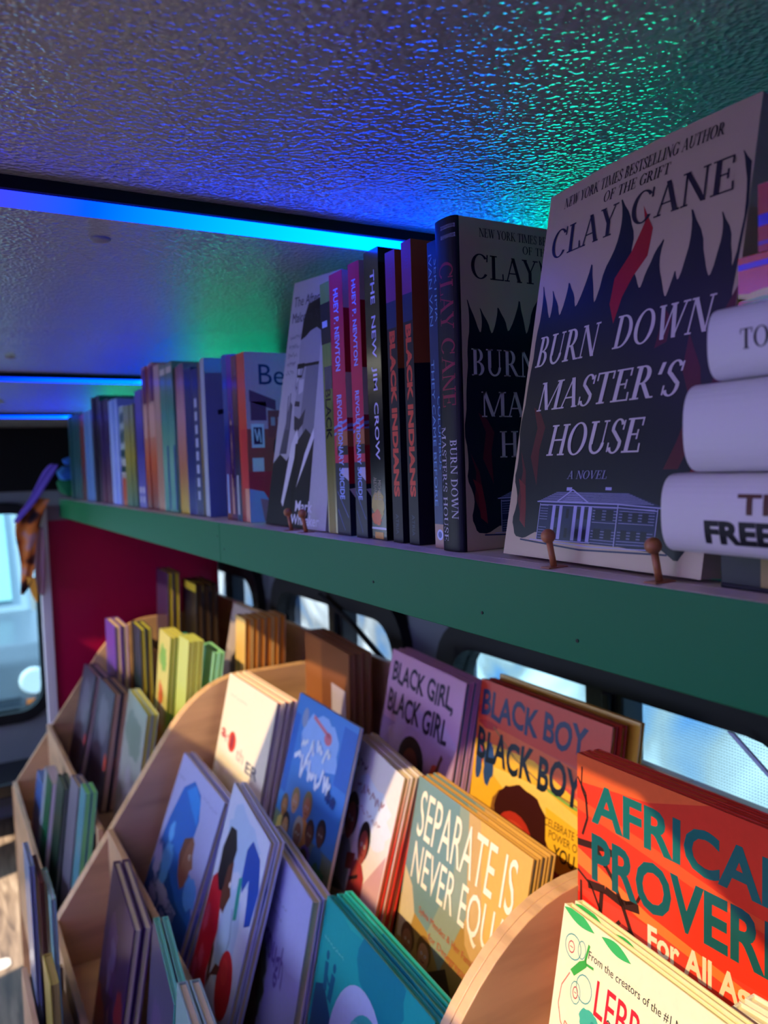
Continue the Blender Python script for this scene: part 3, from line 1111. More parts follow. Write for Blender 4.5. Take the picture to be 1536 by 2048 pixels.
up('paperback_book', 'tall black paperback with spaced white spine lettering', .615, .590, .184, .140, ('101018', '0C0C14'), hard=False, rough=.14, coat=.7,
   spine=[sp('THE  NEW  JIM  CROW', 'D4D0F4', .07, .72, .34, .72, 'sans', .012), sp('MICHELLE', 'B0A890', .79, .86, .50, .72), sp('ALEXANDER', 'B0A890', .78, .86, .22, .42)],
   spine_art=[('B09848', [blob(.88, .5, .05, .42, .2, seed=3)]), ('D0582C', [blob(.92, .4, .025, .32, .3, seed=5)]), ('C8C4E0', rc(.955, .962, 0, 1)), ('C89038', rc(.972, .995, .2, .8))])
for y1, y0, t, lb in ((.578, .5625, .175, 'purple and orange paperback with blocky orange spine letters, nearer the tall black spine'), (.552, .5375, .177, 'purple and orange paperback with blocky orange spine letters, next to the navy spine')):
    up('paperback_book', lb, y1, y0, t, .150, ('16142A', '1A1830', '8A4A34'), hard=False, rough=.4, coat=.1, pages='B8A898',
       spine_art=[('7A2E88', rc(0, .17, 0, 1)), ('16245E', rc(.17, .26, 0, 1)), ('181428', rc(.26, 1, 0, 1))],
       spine=[sp('BLACK INDIANS', 'D04A3C', .27, .84, .22, .80, 'sans', .05), sp('KATZ', '6A3AA0', .05, .09, .3, .7), sp('ATRIA', '4A5068', .90, .97, .3, .6)],
       art=[('A85832', [[(0, 1), (1, 1), (1, .62), (0, .60)]]), ('17142A', [[(0, .60), (1, .64), (1, 0), (0, 0)]]), ('A82020', [rc(.28, .5, .27, .40), rc(.2, .6, .37, .41), rc(.2, .6, .25, .28)])])
up('paperback_book', 'navy paperback with two lines of pale blue spine lettering and tan foot', .514, .5, .167, .140, ('9A7A68', '142C68', '16306E'), hard=False,
   spine_art=[('A88878', rc(.92, 1, 0, 1)), ('102B64', rc(0, .92, 0, 1)), ('B8C0F0', ell(.955, .5, .018, .30)), ('4A5AA0', ell(.955, .5, .011, .18))],
   spine=[sp('IVAN VAN', '6A9AD8', .04, .27, .10, .40), sp('SERTIMA', '6A9AD8', .06, .26, .62, .90), sp('THEY CAME BEFORE', '6A9AD8', .38, .86, .10, .38), sp('COLUMBUS', '6A9AD8', .50, .74, .62, .90)])

# novel with black flames: art shared by the standing copy and the face-out copy
INK, CREAM, RED = '0A1024', 'B79F86', 'A01420'


def flames():
    tops = [(.0, .36), (.02, .50), (.03, .62), (.045, .70), (.03, .765), (.075, .70), (.105, .655), (.115, .70), (.10, .74), (.15, .69), (.17, .655), (.20, .71), (.205, .745), (.25, .70), (.265, .665), (.31, .72), (.335, .775), (.36, .70), (.375, .66), (.41, .74), (.46, .79),
            (.475, .85), (.455, .905), (.51, .855), (.545, .80), (.54, .74), (.575, .70), (.60, .665), (.62, .70), (.655, .745), (.69, .77), (.675, .72), (.70, .665), (.72, .63), (.735, .655), (.75, .69), (.765, .66), (.785, .70), (.80, .76), (.785, .82), (.845, .75), (.87, .68), (.89, .65), (.91, .70),
            (.92, .745), (.905, .79), (.95, .74), (.965, .68), (.97, .66), (.985, .72), (.99, .80), (.97, .87), (.955, .90), (1.0, .86), (1.0, .36)]
    body = tops + [(1.0, .22), (.97, .17), (.985, .10), (.93, .06), (.90, .03), (.82, .06), (.80, .045), (.2, .075), (.12, .05), (.06, .055), (.03, .1), (.05, .16), (.01, .22), (.02, .28)]
    sm = []
    for k in range(len(body)):
        (x0, y0), (x1, y1) = body[k], body[(k + 1) % len(body)]
        sm += [(x0 * .84 + x1 * .16, y0 * .84 + y1 * .16), (x0 * .5 + x1 * .5 + .12 * (y1 - y0) * .3, y0 * .5 + y1 * .5), (x0 * .16 + x1 * .84, y0 * .16 + y1 * .84)]
    body = sm
    it = [(INK, body)]
    it.append((RED, [[(.49, .60), (.46, .65), (.47, .71), (.54, .76), (.59, .82), (.575, .86), (.63, .80), (.62, .74), (.56, .70), (.52, .66)]]))
    it.append(('521026', [[(.08, .42), (.12, .36), (.10, .28), (.16, .20), (.15, .30), (.17, .36), (.13, .40)], [(.03, .30), (.06, .24), (.05, .16), (.09, .10), (.10, .16), (.08, .24)],
                          [(.80, .24), (.84, .30), (.88, .38), (.83, .46), (.84, .54), (.90, .46), (.92, .38), (.90, .30), (.86, .24)], [(.94, .40), (.97, .48), (.95, .56), (1.0, .62), (1.0, .42)], [(.70, .52), (.72, .58), (.71, .62), (.76, .58), (.75, .53)]]))
    it.append(('701828', [[(.04, .22), (.07, .17), (.08, .10), (.12, .08), (.11, .14), (.09, .2)], [(.86, .16), (.90, .22), (.95, .30), (.93, .36), (.985, .30), (.95, .22), (.91, .17)]]))
    return it


def house():
    L, D, it = 'A8A4D8', '202C50', []
    it.append((D, [rc(.20, .62, .075, .215), [(.62, .075), (.80, .085), (.80, .21), (.62, .215)], [(.18, .215), (.30, .255), (.66, .255), (.83, .21), (.62, .218)]]))
    ln = []
    for k in range(9):
        ln += stroke([(.19 + .012 * k, .219 + .004 * k), (.78 - .014 * k, .219 + .004 * k)], .0013)
    for k in range(13):
        if k not in (5, 6):
            ln += stroke([(.50, .082 + .010 * k), (.62, .082 + .010 * k)], .0014) + stroke([(.63, .084 + .010 * k), (.79, .088 + .0095 * k)], .0014)
            ln += stroke([(.205, .082 + .010 * k), (.25, .082 + .010 * k)], .0012)
    ln += stroke([(.18, .216), (.62, .216), (.83, .208)], .004) + stroke([(.20, .205), (.62, .205), (.80, .199)], .003) + stroke([(.62, .075), (.62, .216)], .004) + stroke([(.80, .085), (.80, .205)], .003) + stroke([(.2, .075), (.2, .21)], .003)
    ln += stroke([(.30, .218), (.38, .262), (.47, .218)], .005) + stroke([(.31, .2185), (.46, .2185)], .003)
    for k in range(6):
        ln += stroke([(.33 + .008 * k, .222 + .006 * k), (.44 - .009 * k, .222 + .006 * k)], .0013)
    for x in (.285, .325, .405, .445, .485):
        ln += [rc(x - .009, x + .009, .082, .205)]
    ln += [rc(.345, .375, .258, .270)] + [rc(.55, .58, .262, .272)]
    it.append((L, ln))
    wn_ = []
    for x in (.53, .585):
        for y in (.095, .16):
            wn_ += [rc(x - .018, x + .018, y, y + .036)]
    for x in (.66, .705, .75):
        for y in (.10, .16):
            wn_ += [rc(x - .014, x + .014, y, y + .032)]
    for x in (.305, .365, .425, .465):
        for y in (.09, .16):
            wn_ += [rc(x - .008, x + .008, y, y + .034)]
    it.append(('10182E', wn_))
    it.append((L, stroke([(.16, .072), (.50, .066), (.82, .076)], .003) + stroke([(.24, .075), (.5, .080)], .003)))
    it.append((D, stroke([(.10, .068), (.45, .052), (.86, .066)], .006)))
    return it


def lower(it):
    return [(c, [[(u, .035 + (v - .052) * .74) for u, v in pl] for pl in (ps if not isinstance(ps[0][0], (int, float)) else [ps])]) for c, ps in it]


def burn_text(st):
    K = '14101E'
    W_ = 'CFC2C8'
    return [text_item('NEW YORK TIMES BESTSELLING AUTHOR', K, (.11, .88, .945, .972), st), text_item('OF THE GRIFT', K, (.36, .68, .910, .935), st), text_item('CLAY', '1C1428', (.06, .45, .82, .895), 'serif'), text_item('CANE', '1C1428', (.52, .94, .82, .895), 'serif'),
            text_item('BURN', W_, (.05, .43, .53, .612), st), text_item('DOWN', W_, (.50, .93, .535, .615), st), text_item("MASTER'S", W_, (.10, .84, .405, .485), st), text_item('HOUSE', W_, (.20, .70, .280, .365), st), text_item('A NOVEL', '8A88B0', (.34, .55, .218, .240), st)]


BURN_ART = flames() + lower(house())
rb_ = up('hardcover_book', 'upright cream novel with black flame cover and dark curved spine', .4985, .472, .1765, .162, (CREAM,), hard=True, rough=.45, coat=.1, pages='B9A890', round_spine=0.006,
         art=BURN_ART, text=burn_text('serif'),
         spine_art=[('0C0C1A', rc(0, 1, 0, 1))],
         spine=[sp('NEW YORK', 'A0A0D0', .022, .034, .45, .98, 'serif'), sp('TIMES', 'A0A0D0', .05, .062, .45, .98, 'serif'),
                sp('CLAY CANE', '8A2040', .13, .56, .34, .90, 'serif'), sp('BURN DOWN', 'B8B0C8', .66, .90, .62, .88, 'serif'), sp("MASTER'S HOUSE", 'B8B0C8', .62, .97, .20, .44, 'serif')])


def quad_warp(BL, BR, TL, TR, W, H, inv, bulge=0.0):
    BL, BR, TL, TR = [Vector((p[0], p[1], z(p[2]))) for p in (BL, BR, TL, TR)]
    nrm = ((BR - BL).cross(TL - BL)).normalized()

    def f(co):
        u, v = co.x / W, co.z / H
        p = BL * (1 - u) * (1 - v) + BR * u * (1 - v) + TL * (1 - u) * v + TR * u * v
        p = p + nrm * (-co.y + bulge * math.sin(math.pi * u) * v)
        return inv @ p
    return f


mw = T_((0.34, 0.35, SZ))
make_book('paperback_book', 'large cream novel with black flames standing face out on wooden pegs', 'book', UP, mw, .166, .24, .022, (CREAM,), pages='B0A088', hard=False, rough=.32, coat=.0,
          art=BURN_ART, text=burn_text('serif_italic'), warp=quad_warp((.341, .430, -.0640), (.337, .266, -.0640), (.362, .398, .1695), (.353, .241, .1705), .166, .24, mw.inverted(), .004))

# portrait paperback leaning on its own pegs
pa = [('B4B4BC', rc(0, 1, 0, 1)), ('4A4C58', [[(.10, .30), (.16, .42), (.20, .52), (.26, .50), (.26, .40), (.24, .30)]]), ('6E707C', stroke([(.16, .54), (.18, .40)], .02) + stroke([(.20, .55), (.22, .40)], .02)),
      ('9C9CA8', [[(.30, .80), (.40, .85), (.70, .85), (.70, .38), (.44, .34), (.36, .38), (.32, .44), (.30, .50), (.315, .545), (.27, .565), (.265, .58), (.305, .66), (.29, .72)]]),
      ('7A7C88', [[(.46, .66), (.70, .66), (.70, .38), (.52, .37), (.44, .46)]]), ('C4C4CC', [[(.30, .66), (.34, .66), (.33, .60), (.29, .585)], [(.34, .60), (.44, .60), (.44, .55), (.36, .54)]]),
      ('17171E', [[(.29, .76), (.31, .84), (.38, .90), (.70, .92), (.70, .78), (.60, .80), (.48, .79), (.38, .77)]]), ('14141A', [rc(.28, .42, .645, .665), rc(.42, .70, .65, .662)] + stroke([(.29, .655), (.30, .615), (.39, .612), (.42, .655)], .010)),
      ('2A2A34', [[(.31, .515), (.30, .495), (.40, .49), (.40, .51)], [(.32, .455), (.42, .44), (.52, .48), (.50, .42), (.40, .385), (.34, .40)], [(.29, .575), (.32, .57), (.31, .56)]]),
      ('1A1B24', [[(0, 0), (.72, 0), (.72, .36), (.56, .40), (.40, .34), (.26, .27), (.12, .30), (0, .26)]]), ('D8D8DE', [[(.40, .40), (.32, .34), (.24, .10), (.28, .08), (.40, .28), (.44, .36)], [(.70, .40), (.58, .30), (.48, .16), (.60, .26), (.72, .36)]]), ('101018', [[(.40, .34), (.46, .34), (.46, .08), (.41, .05)]])]
mw = T_((0.345, 0.79, SZ))
make_book('paperback_book', 'leaning black and white paperback with portrait of man in glasses and suit', 'book', UP, mw, .15, .25, .016, ('A8A8B0',), pages='C8C4C0', hard=False, art=pa,
          text=[text_item('The Afterlife of', '2C2C38', (.06, .92, .90, .94)), text_item('Malcolm X', '2C2C38', (.06, .62, .835, .875)), text_item('Mark', 'D8D8E8', (.50, .78, .065, .11), 'sans', .02), text_item('Whitaker', 'D8D8E8', (.44, .90, .012, .055), 'sans', .02)]
          + [scribble('6A6A76', (.06, .30 - .02 * i, .765 - .035 * i, .785 - .035 * i), 6, i) for i in range(5)],
          warp=quad_warp((.341, .872, -.0652), (.341, .712, -.0652), (.367, .822, .2045), (.370, .7125, .196), .15, .25, mw.inverted()))

M_peg = plywood('turned_beech', 'A8683C', (20, 20, 60))
for nm, xs, lb in (('easel', (.367, .286), 'small wooden easel with two ball-topped pegs holding the big flame novel'), ('easel', (.772, .735), 'small wooden easel with ball-topped pegs holding the portrait paperback')):
    e = empty('book_easel', lb, 'easel', T_((.33, sum(xs) / 2, SZ)), 'wooden book easels')
    bm = bmesh.new()
    for y in xs:
        box(bm, .3225, .338, y - .004, y + .004, SZ + .0002, SZ + .0008)
    obj('base_strip', bm, M_peg, e, Matrix.Identity(4))
    for y in xs:
        bm = bmesh.new()
        tube(bm, [(.3300, y, SZ + .0005), (.3278, y + .0012, SZ + .016)], .0020, 12)
        p = obj('peg', bm, M_peg, e, Matrix.Identity(4), smooth=True)
        bm = bmesh.new()
        bmesh.ops.create_uvsphere(bm, u_segments=20, v_segments=14, radius=.0045, matrix=T_((.3272, y + .0015, SZ + .0195)))
        obj('ball_top', bm, M_peg, p, Matrix.Identity(4), smooth=True)

# stack lying at the right
ST = 'books lying in the stack at the right'


def lying(label, x, yend, z0, z1, W, L, cover, text=None, art=None, rs=True, hard=True, rough=.5, coat=0.0):
    """spine towards the aisle, head of the spine at yend, running towards the camera side"""
    # book local: x spine->fore-edge = +X, y front->back = -Z (front cover up), z foot->head = +Y
    M = Matrix(((1, 0, 0, x), (0, 0, 1, yend - L), (0, -1, 0, z(z1)), (0, 0, 0, 1)))
    return make_book('hardcover_book', label, 'book', ST, M, W, L, z1 - z0, cover, pages='CFC8C0', hard=hard, spine=text, spine_art=art, round_spine=((z1 - z0) * .30 if rs else False), rough=rough, coat=coat)


lying('dark book with gold bars on its spine, lowest in the stack, under the white hardcovers', .338, .255, -.0665, -.0462, .15, .22, ('10141E',),
      art=[('A8905A', [rc(.10 + .085 * i, .15 + .085 * i, .12, .92) for i in range(6)])], rs=False)
lying('white hardcover with dark capital letters on its spine, lowest of the three white ones', .309, .2572, -.0458, -.0088, .16, .24, ('D6D0CC',),
      text=[text_item('THE', '5A3428', (.17, .31, .52, .76), 'sans', .03), text_item('FREED', '14101C', (.10, .29, .16, .44), 'sans', .05)])
lying('plain white hardcover with blank spine, middle of the three white ones', .309, .2435, -.0084, .0315, .16, .23, ('D8D4D2',))
lying('white hardcover with small dark serif letters, topmost of the three white ones', .309, .2322, .0319, .0632, .15, .22, ('D6D2D4',),
      text=[text_item('TO', '181422', (.075, .135, .36, .64), 'serif')])
lying('shiny red and gold book resting on the white hardcovers', .333, .2405, .0636, .0900, .14, .21, ('B02418', 'C83A18'),
      art=[('C84820', rc(0, 1, 0, 1)), ('2A1CE0', rc(0, 1, .78, .88)), ('C8C020', [blob(.08, .30, .10, .10, .5, seed=9), blob(.3, .34, .12, .08, .5, seed=4)]), ('6AB020', [blob(.12, .2, .12, .05, .5, seed=2)]), ('D8C8D0', rc(.13, .16, .45, .75))], rs=False, rough=.2, coat=.6)
lying('shiny red book on the very top of the stack', .333, .2302, .0904, .1205, .14, .21, ('A01C20', 'B82820'), art=[('A82430', rc(0, 1, 0, 1)), ('2A1CE0', rc(0, 1, .38, .55)), ('6A2AB0', rc(0, 1, .10, .16))], rs=False, rough=.2, coat=.6)

# ---------------------------------------------------------------- books in the bins
def rack(labels, group, TL, W, yaw, tilt, floor, T, cover, gap=0.0018, name='picture_book', **k):
    """face-out book leaning back in a bin pocket, with copies behind it; TL = upper far corner of the front cover"""
    ta = math.tan(R(tilt))
    H = (TL[2] - floor) / math.cos(R(tilt)) - T * abs(ta) - .001
    M = T_((TL[0], TL[1], z(TL[2]))) @ Matrix.Rotation(R(-90 + yaw), 4, 'Z') @ Matrix.Rotation(R(-tilt), 4, 'X') @ T_((0, 0, -H))
    r = make_book(name, labels[0], 'book', group, M, W, H, T, cover, **k)
    for i in range(1, len(labels)):
        s = random.uniform(0, .004)
        dup(r, M @ T_((s, i * (T + gap), i * (T + gap) * ta)), labels[i])
    return r


def copies(desc, n, noun='copy'):
    """front, second, third ... of a set of identical books"""
    o = ['front ' + noun + ' of ', 'second ' + noun + ' of ', 'third ' + noun + ' of ', 'fourth ' + noun + ' of ', 'fifth ' + noun + ' of ', 'rearmost ' + noun + ' of ']
    return [(o[i] if i < n - 1 or n < 3 else 'rearmost ' + noun + ' of ') + desc for i in range(n)]


def remap(it, fu, fv):
    return [(c, [[(fu(u), fv(v)) for u, v in pl] for pl in (ps if not isinstance(ps[0][0], (int, float)) else [ps])]) for c, ps in it]


def person(u, v, s, skin, hair, cloth, asp=1.0, hs=1.15):
    """simple printed child figure: shoulders, head, hair"""
    return [(cloth, [[(u - s * 1.5, v - s * asp * 3.4), (u - s * 1.3, v - s * asp * 1.5), (u - s * .5, v - s * asp * 1.0), (u + s * .5, v - s * asp * 1.0), (u + s * 1.3, v - s * asp * 1.5), (u + s * 1.5, v - s * asp * 3.4)]]),
            (hair, ell(u, v + s * asp * .25, s * hs, s * asp * 1.15)), (skin, ell(u, v - s * asp * .12, s * .85, s * asp * .98)),
            ('F4EEE4', [ell(u - s * .3, v, s * .14, s * asp * .12, 8), ell(u + s * .3, v, s * .14, s * asp * .12, 8)]), ('1A1210', [ell(u - s * .3, v, s * .07, s * asp * .09, 8), ell(u + s * .3, v, s * .07, s * asp * .09, 8)]),
            ('7A2A24', stroke([(u - s * .28, v - s * asp * .48), (u, v - s * asp * .58), (u + s * .28, v - s * asp * .48)], s * .1))]


NB, MB, FB = 'picture books in the near bin', 'picture books in the middle bin', 'picture books in the far bin'

# near bin ------------------------------------------------------------------
branch = stroke([(.0, .90), (.05, .84), (.06, .74), (.03, .66)], .012) + stroke([(.0, .62), (.10, .635), (.16, .65), (.20, .64)], .03) + stroke([(.10, .64), (.20, .54), (.26, .44), (.30, .36), (.38, .27)], .02) + stroke([(.0, .50), (.08, .46), (.14, .36), (.18, .30)], .012) \
    + stroke([(.06, .46), (.16, .475), (.26, .46), (.34, .475)], .036) + stroke([(.27, .47), (.33, .50), (.345, .53)], .014) + stroke([(.14, .46), (.13, .36), (.18, .30)], .022) + stroke([(.30, .36), (.24, .335), (.18, .30), (.19, .25)], .022) + stroke([(.34, .33), (.42, .235), (.45, .20)], .034) + stroke([(.18, .31), (.24, .38)], .016) \
    + stroke([(.02, .46), (.02, .36), (.08, .26)], .012) + stroke([(.03, .95), (.025, .86), (.06, .80)], .008)
afr = [('E23A22', rc(0, 1, .52, 1)), ('F0662E', [[(0, 1), (.6, 1), (.35, .93), (.0, .90)]]), ('E8562A', [[(.0, .84), (.30, .80), (.7, .74), (1, .72), (1, .68), (.6, .715), (.25, .765), (0, .80)]]), ('F07A34', [[(0, .66), (.35, .56), (.75, .50), (1, .46), (1, .44), (.7, .475), (.3, .53), (0, .60)]]),
       ('D8281E', [[(0, .5), (.4, .42), (1, .36), (1, 0), (0, 0)]]), ('F08034', [[(.1, .42), (.5, .36), (.85, .29), (1, .25), (1, .20), (.8, .25), (.45, .33)]]), ('E8701E', [ell(.62, .08, .40, .17, 24)]), ('C01C18', [[(0, .1), (.4, .06), (1, .10), (1, 0), (0, 0)]]),
       ('3A2018', branch), ('2A1A18', [[(.12, .60), (.15, .575), (.19, .60), (.155, .565)], [(.50, .335), (.555, .28), (.575, .265), (.655, .30), (.58, .25), (.55, .258)]])]
afr = afr[:8] + remap(afr[8:], lambda u: u * .9, lambda v: 1 - (1 - v) * .84)
afr_t = [text_item('AFRICAN', '1A6A60', (.075, .93, .775, .92), 'sans', .03), text_item('PROVERBS', '175A58', (.075, .99, .57, .74), 'sans', .03), text_item('For All Ages', 'F0E0B8', (.345, .83, .415, .53), 'sans', .03)]
rack(['front copy of the red landscape book with teal capitals and dark tree branch', 'red landscape book directly behind its front copy in the near bin', 'rearmost red landscape book, by the perforated window'], NB,
     (.539, .5712, -.2905), .25, 1.5, 1.0, -.57, .0075, ('E8402A',), pages='F0C8A0', art=afr, text=afr_t)

def leaf(x0, y0, x1, y1, w):
    pts = []
    for k in range(17):
        t = k / 16
        pts.append((x0 + (x1 - x0) * t, y0 + (y1 - y0) * t + w * math.sin(math.pi * t)))
    for k in range(15, 0, -1):
        t = k / 16
        pts.append((x0 + (x1 - x0) * t, y0 + (y1 - y0) * t - w * .8 * math.sin(math.pi * t)))
    return pts


leb = [('F0E6B4', rc(0, 1, 0, 1)), ('3CB45A', [leaf(.0, .985, .30, .965, .03), leaf(.36, .975, .62, .955, .028)]),
       ('3FA840', [[(.13, .735), (.17, .72), (.27, .80), (.26, .83), (.20, .80)]] + stroke([(.25, .82), (.27, .90)], .018) + stroke([(.26, .81), (.33, .815)], .012)),
       ('4FA090', stroke(ell(.13, .84, .075, .055, 16) + [(.205, .84)], .006) + stroke(ell(.27, .70, .07, .06, 16) + [(.34, .70)], .006) + stroke(ell(.21, .855, .035, .04, 12) + [(.245, .855)], .005) + stroke(ell(.20, .655, .045, .05, 12) + [(.245, .655)], .005)),
       ('B8484A', stroke(ell(.115, .835, .028, .026, 10) + [(.143, .835)], .006) + stroke(ell(.20, .655, .022, .026, 10) + [(.222, .655)], .006) + stroke([(.10, .835), (.13, .835)], .004) + stroke([(.19, .655), (.21, .655)], .004)),
       ('D8705A', stroke([(.13, .72), (.07, .64), (.06, .55), (.10, .48), (.16, .45), (.17, .49), (.14, .50), (.13, .45), (.17, .38), (.20, .40), (.18, .43), (.15, .38), (.17, .30)], .007)),
       ('46B08C', [blob(.35, .58, .09, .055, .12, seed=3), blob(.40, .49, .10, .09, .12, seed=6), blob(.42, .36, .10, .09, .1, seed=8)]), ('2E9478', [ell(.38, .585, .02, .014, 8), ell(.45, .46, .02, .015, 8), ell(.46, .38, .02, .016, 8)]),
       ('3A4440', stroke([(.46, .62), (.50, .66), (.56, .64), (.58, .57), (.60, .52)], .007) + stroke([(.58, .58), (.62, .64), (.68, .645)], .007)), ('1E4A60', [[(.56, .44), (.60, .52), (1.0, .45), (1, .1), (.56, .1)]])]
leb = [leb[0]] + remap(leb[1:], lambda u: u * .60, lambda v: 1 - (1 - v) * .62)
leb_t = [text_item('From the creators of the #1 New York Times', '2A2A2A', (.165, .84, .90, .925), 'sans', 0, .04), text_item('LEBRON', 'D02430', (.225, .63, .77, .868), 'sans', .005)]
rack(['front copy of the pale yellow book with red capitals and drawn butterfly', 'pale yellow book right behind its front copy at lower right'], NB,
     (.448, .493, -.3775), .215, -4.0, 10.8, -.66, .0085, ('F0E6B4',), pages='F4EEC8', art=leb, text=leb_t)
rack(['pale book in a clear sleeve at the lower right corner, nearer the yellow cover', 'pale book in a clear sleeve at the lower right corner, right against the red book'], NB,
     (.492, .365, -.409), .16, 3, 3.0, -.57, .012, ('E8E4CC', 'F0ECD8'), pages='EDE6C4', rough=.1, coat=.8, gap=.004)

# middle bin, back row -------------------------------------------------------
bg = [('A080B8', rc(0, 1, 0, .6)), ('B898C0', [blob(.6, .55, .5, .2, .2, seed=2)]), ('4A9AB0', [blob(.06, .36, .16, .10, .2, seed=5), blob(.04, .25, .14, .08, .2, seed=7)]), ('3A5AA8', [blob(.30, .32, .14, .06, .15, seed=8)]), ('E8A070', [blob(.12, .30, .05, .05, seed=9)]), ('8A4030', stroke([(.16, .36), (.2, .2)], .05))] \
    + person(.48, .42, .13, '6A3426', '16121C', '3A70B0', .9, 1.35) + [('C8503A', [blob(.80, .45, .06, .07, seed=3)]), ('5A3826', stroke([(.80, .44), (.84, .55), (.86, .58)], .03))]
rack(copies('the lilac book with dark jaunty capitals in the back row', 3), MB, (.68, 1.168, -.319), .250, -5.5, 11.8, -.60, .0095, ('9A78B4', 'B890C0', 'C08AA8'), pages='6AA0B0', art=bg,
     text=[text_item('BLACK GIRL,', '221C34', (.06, .90, .80, .94), 'sans', .025, .05), text_item('BLACK GIRL', '221C34', (.05, .88, .64, .775), 'sans', .025, .05, 2)])
bb = [('C83C28', rc(0, 1, .78, 1)), ('D86030', [[(0, .80), (1, .76), (1, .66), (0, .72)]]), ('E8B030', [[(0, .70), (.5, .72), (1, .60), (1, .34), (0, .34)]]), ('F0C860', [[(.1, .60), (.6, .62), (1, .55), (1, .48), (.3, .52)]]), ('B8B440', [blob(.85, .06, .3, .12, .1, seed=2)]),
      ('B02828', [blob(.08, .66, .09, .025, seed=4), blob(.10, .60, .08, .02, seed=5), blob(.06, .46, .03, .07, seed=6)]), ('2A4A78', [blob(.14, .42, .045, .10, seed=3), blob(.05, .40, .03, .08, seed=8)]), ('8A6A3A', stroke([(.15, .60), (.35, .50), (.6, .44), (.95, .42)], .008)), ('7AA848', stroke([(.62, .435), (.8, .415), (1, .42)], .012)),
      ('8A5A2A', [blob(.44, .22, .24, .16, .06, 40, seed=2)]), ('3A1614', [blob(.44, .24, .21, .15, .05, 44, seed=2)]), ('B03022', ell(.40, .13, .155, .13)), ('C8442E', ell(.40, .17, .10, .05)), ('F0B830', [[(.62, .36), (.98, .32), (1, .14), (.74, .12), (.64, .22)]]),
      ('A83A28', [blob(.74, .07, .04, .05, seed=5), blob(.84, .02, .05, .03, seed=7)]), ('7A2A1E', stroke([(.66, .12), (.70, .02)], .03))]
bb = bb[:4] + remap(bb[4:5], lambda u: u, lambda v: v + .1) + remap(bb[5:], lambda u: u, lambda v: v + .19)
bb_t = [text_item('BLACK BOY,', '1A2450', (.03, .88, .80, .955), 'sans', .03, .05), text_item('BLACK BOY', '14202C', (.02, .85, .61, .765), 'sans', .03, .05, 2), text_item('CELEBRATE THE', '3A2A18', (.62, .92, .475, .51)), text_item('POWER OF', '3A2A18', (.66, .88, .43, .465)), text_item('YOU', '3A2A18', (.70, .85, .355, .415), 'sans', .02)]
rack(['red to yellow book with bold dark capitals and boy with big hair', 'copy of the red to yellow book right behind the boy with big hair'], MB, (.68, .914, -.315), .259, -1.2, 9.0, -.60, .0095, ('D8A030', 'E8B838', 'C8402A', 'A82820'), pages='F0D070', art=bb, text=bb_t)
rack(['ochre-edged book, larger, rearmost behind the red to yellow cover'], MB, (.7060, .905, -.3105), .268, -1.0, 9.0, -.60, .007, ('C89828',), pages='E8D8A0')
br_art = [('7A4A30', rc(0, 1, 0, 1)), ('9A6038', rc(0, .4, .3, .98)), ('B0AAB8', rc(.62, .92, .0, .72))]
rack(copies('the brown books with pale stripe left of the lilac cover', 3), MB, (.66, 1.495, -.338), .25, -6, 1.0, -.60, .013, ('6A3A26', '8A5434'), pages='A87C5A', art=br_art)

# middle bin, second row -----------------------------------------------------
an = [('E8DCC0', rc(0, 1, 0, 1)), ('C84030', [ell(.30, .60, .085, .065)]), ('8A2A3A', [ell(.30, .60, .03, .05)])]
an_t = [text_item('a', 'B03848', (.05, .15, .585, .645), 'sans', .03), text_item('n', 'E0A090', (.15, .24, .57, .62), 'sans', .02), text_item('th', 'E0A898', (.42, .58, .52, .60), 'sans', .02), text_item('ER', '4A4A58', (.64, .88, .495, .565), 'sans', .02), scribble('8A7C70', (.10, .48, .868, .882), 10, 2)]
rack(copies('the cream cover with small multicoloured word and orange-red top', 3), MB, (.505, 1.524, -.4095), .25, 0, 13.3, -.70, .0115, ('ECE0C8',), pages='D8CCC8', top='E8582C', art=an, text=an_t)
crowd = []
for i, (u, v, s, sk, hr, cl) in enumerate(((.14, .44, .055, 'B07848', '6A5848', 'D8C070'), (.30, .50, .06, 'C8946A', '9A8448', '4A78C0'), (.50, .52, .065, 'B87850', '8A7A4C', 'D89048'), (.22, .36, .06, 'D0986C', '2A2020', 'E8E0D8'), (.44, .38, .07, '8A5034', 'B0A8A0', 'D06A38'), (.62, .42, .06, '6A4034', '3A2A2A', '6A50A0'), (.78, .46, .06, '5A4038', '2A2224', '3A70A8'), (.36, .26, .06, '8A5838', '1E1820', '3A8A58'), (.60, .28, .06, 'A06A48', '3A2418', 'C84858'))):
    crowd += person(u, v, s, sk, hr, cl, .85)
blu = [('3F84D0', rc(0, 1, .4, 1)), ('8FB8EC', [blob(.5, .82, .3, .14, .2, seed=3)]), ('2A68C0', [rc(.80, 1, .7, .97), rc(0, .1, .5, .9)]), ('8A98B8', [ell(.18, .90, .05, .05)]), ('D07080', stroke([(.32, .93), (.62, .88)], .02) + [ell(.60, .87, .06, .03)])] + crowd + [('2F6E48', [blob(.85, .24, .12, .10, .2, seed=4)])]
rack(['blue paperback with white lettering over a crowd of children'], MB, (.53, 1.229, -.3845), .222, -1, 15.8, -.70, .006, ('2A3A50', '6A7A58', '3A78C8', '5A9AE0'), hard=False, pages='D8D8D8', art=blu,
     text=[scribble('E4EEF8', (.22, .72, .74, .84), 4, 3), scribble('E8F0FA', (.14, .80, .62, .74), 5, 5), scribble('1E3A80', (.74, .90, .60, .70), 2, 7)])
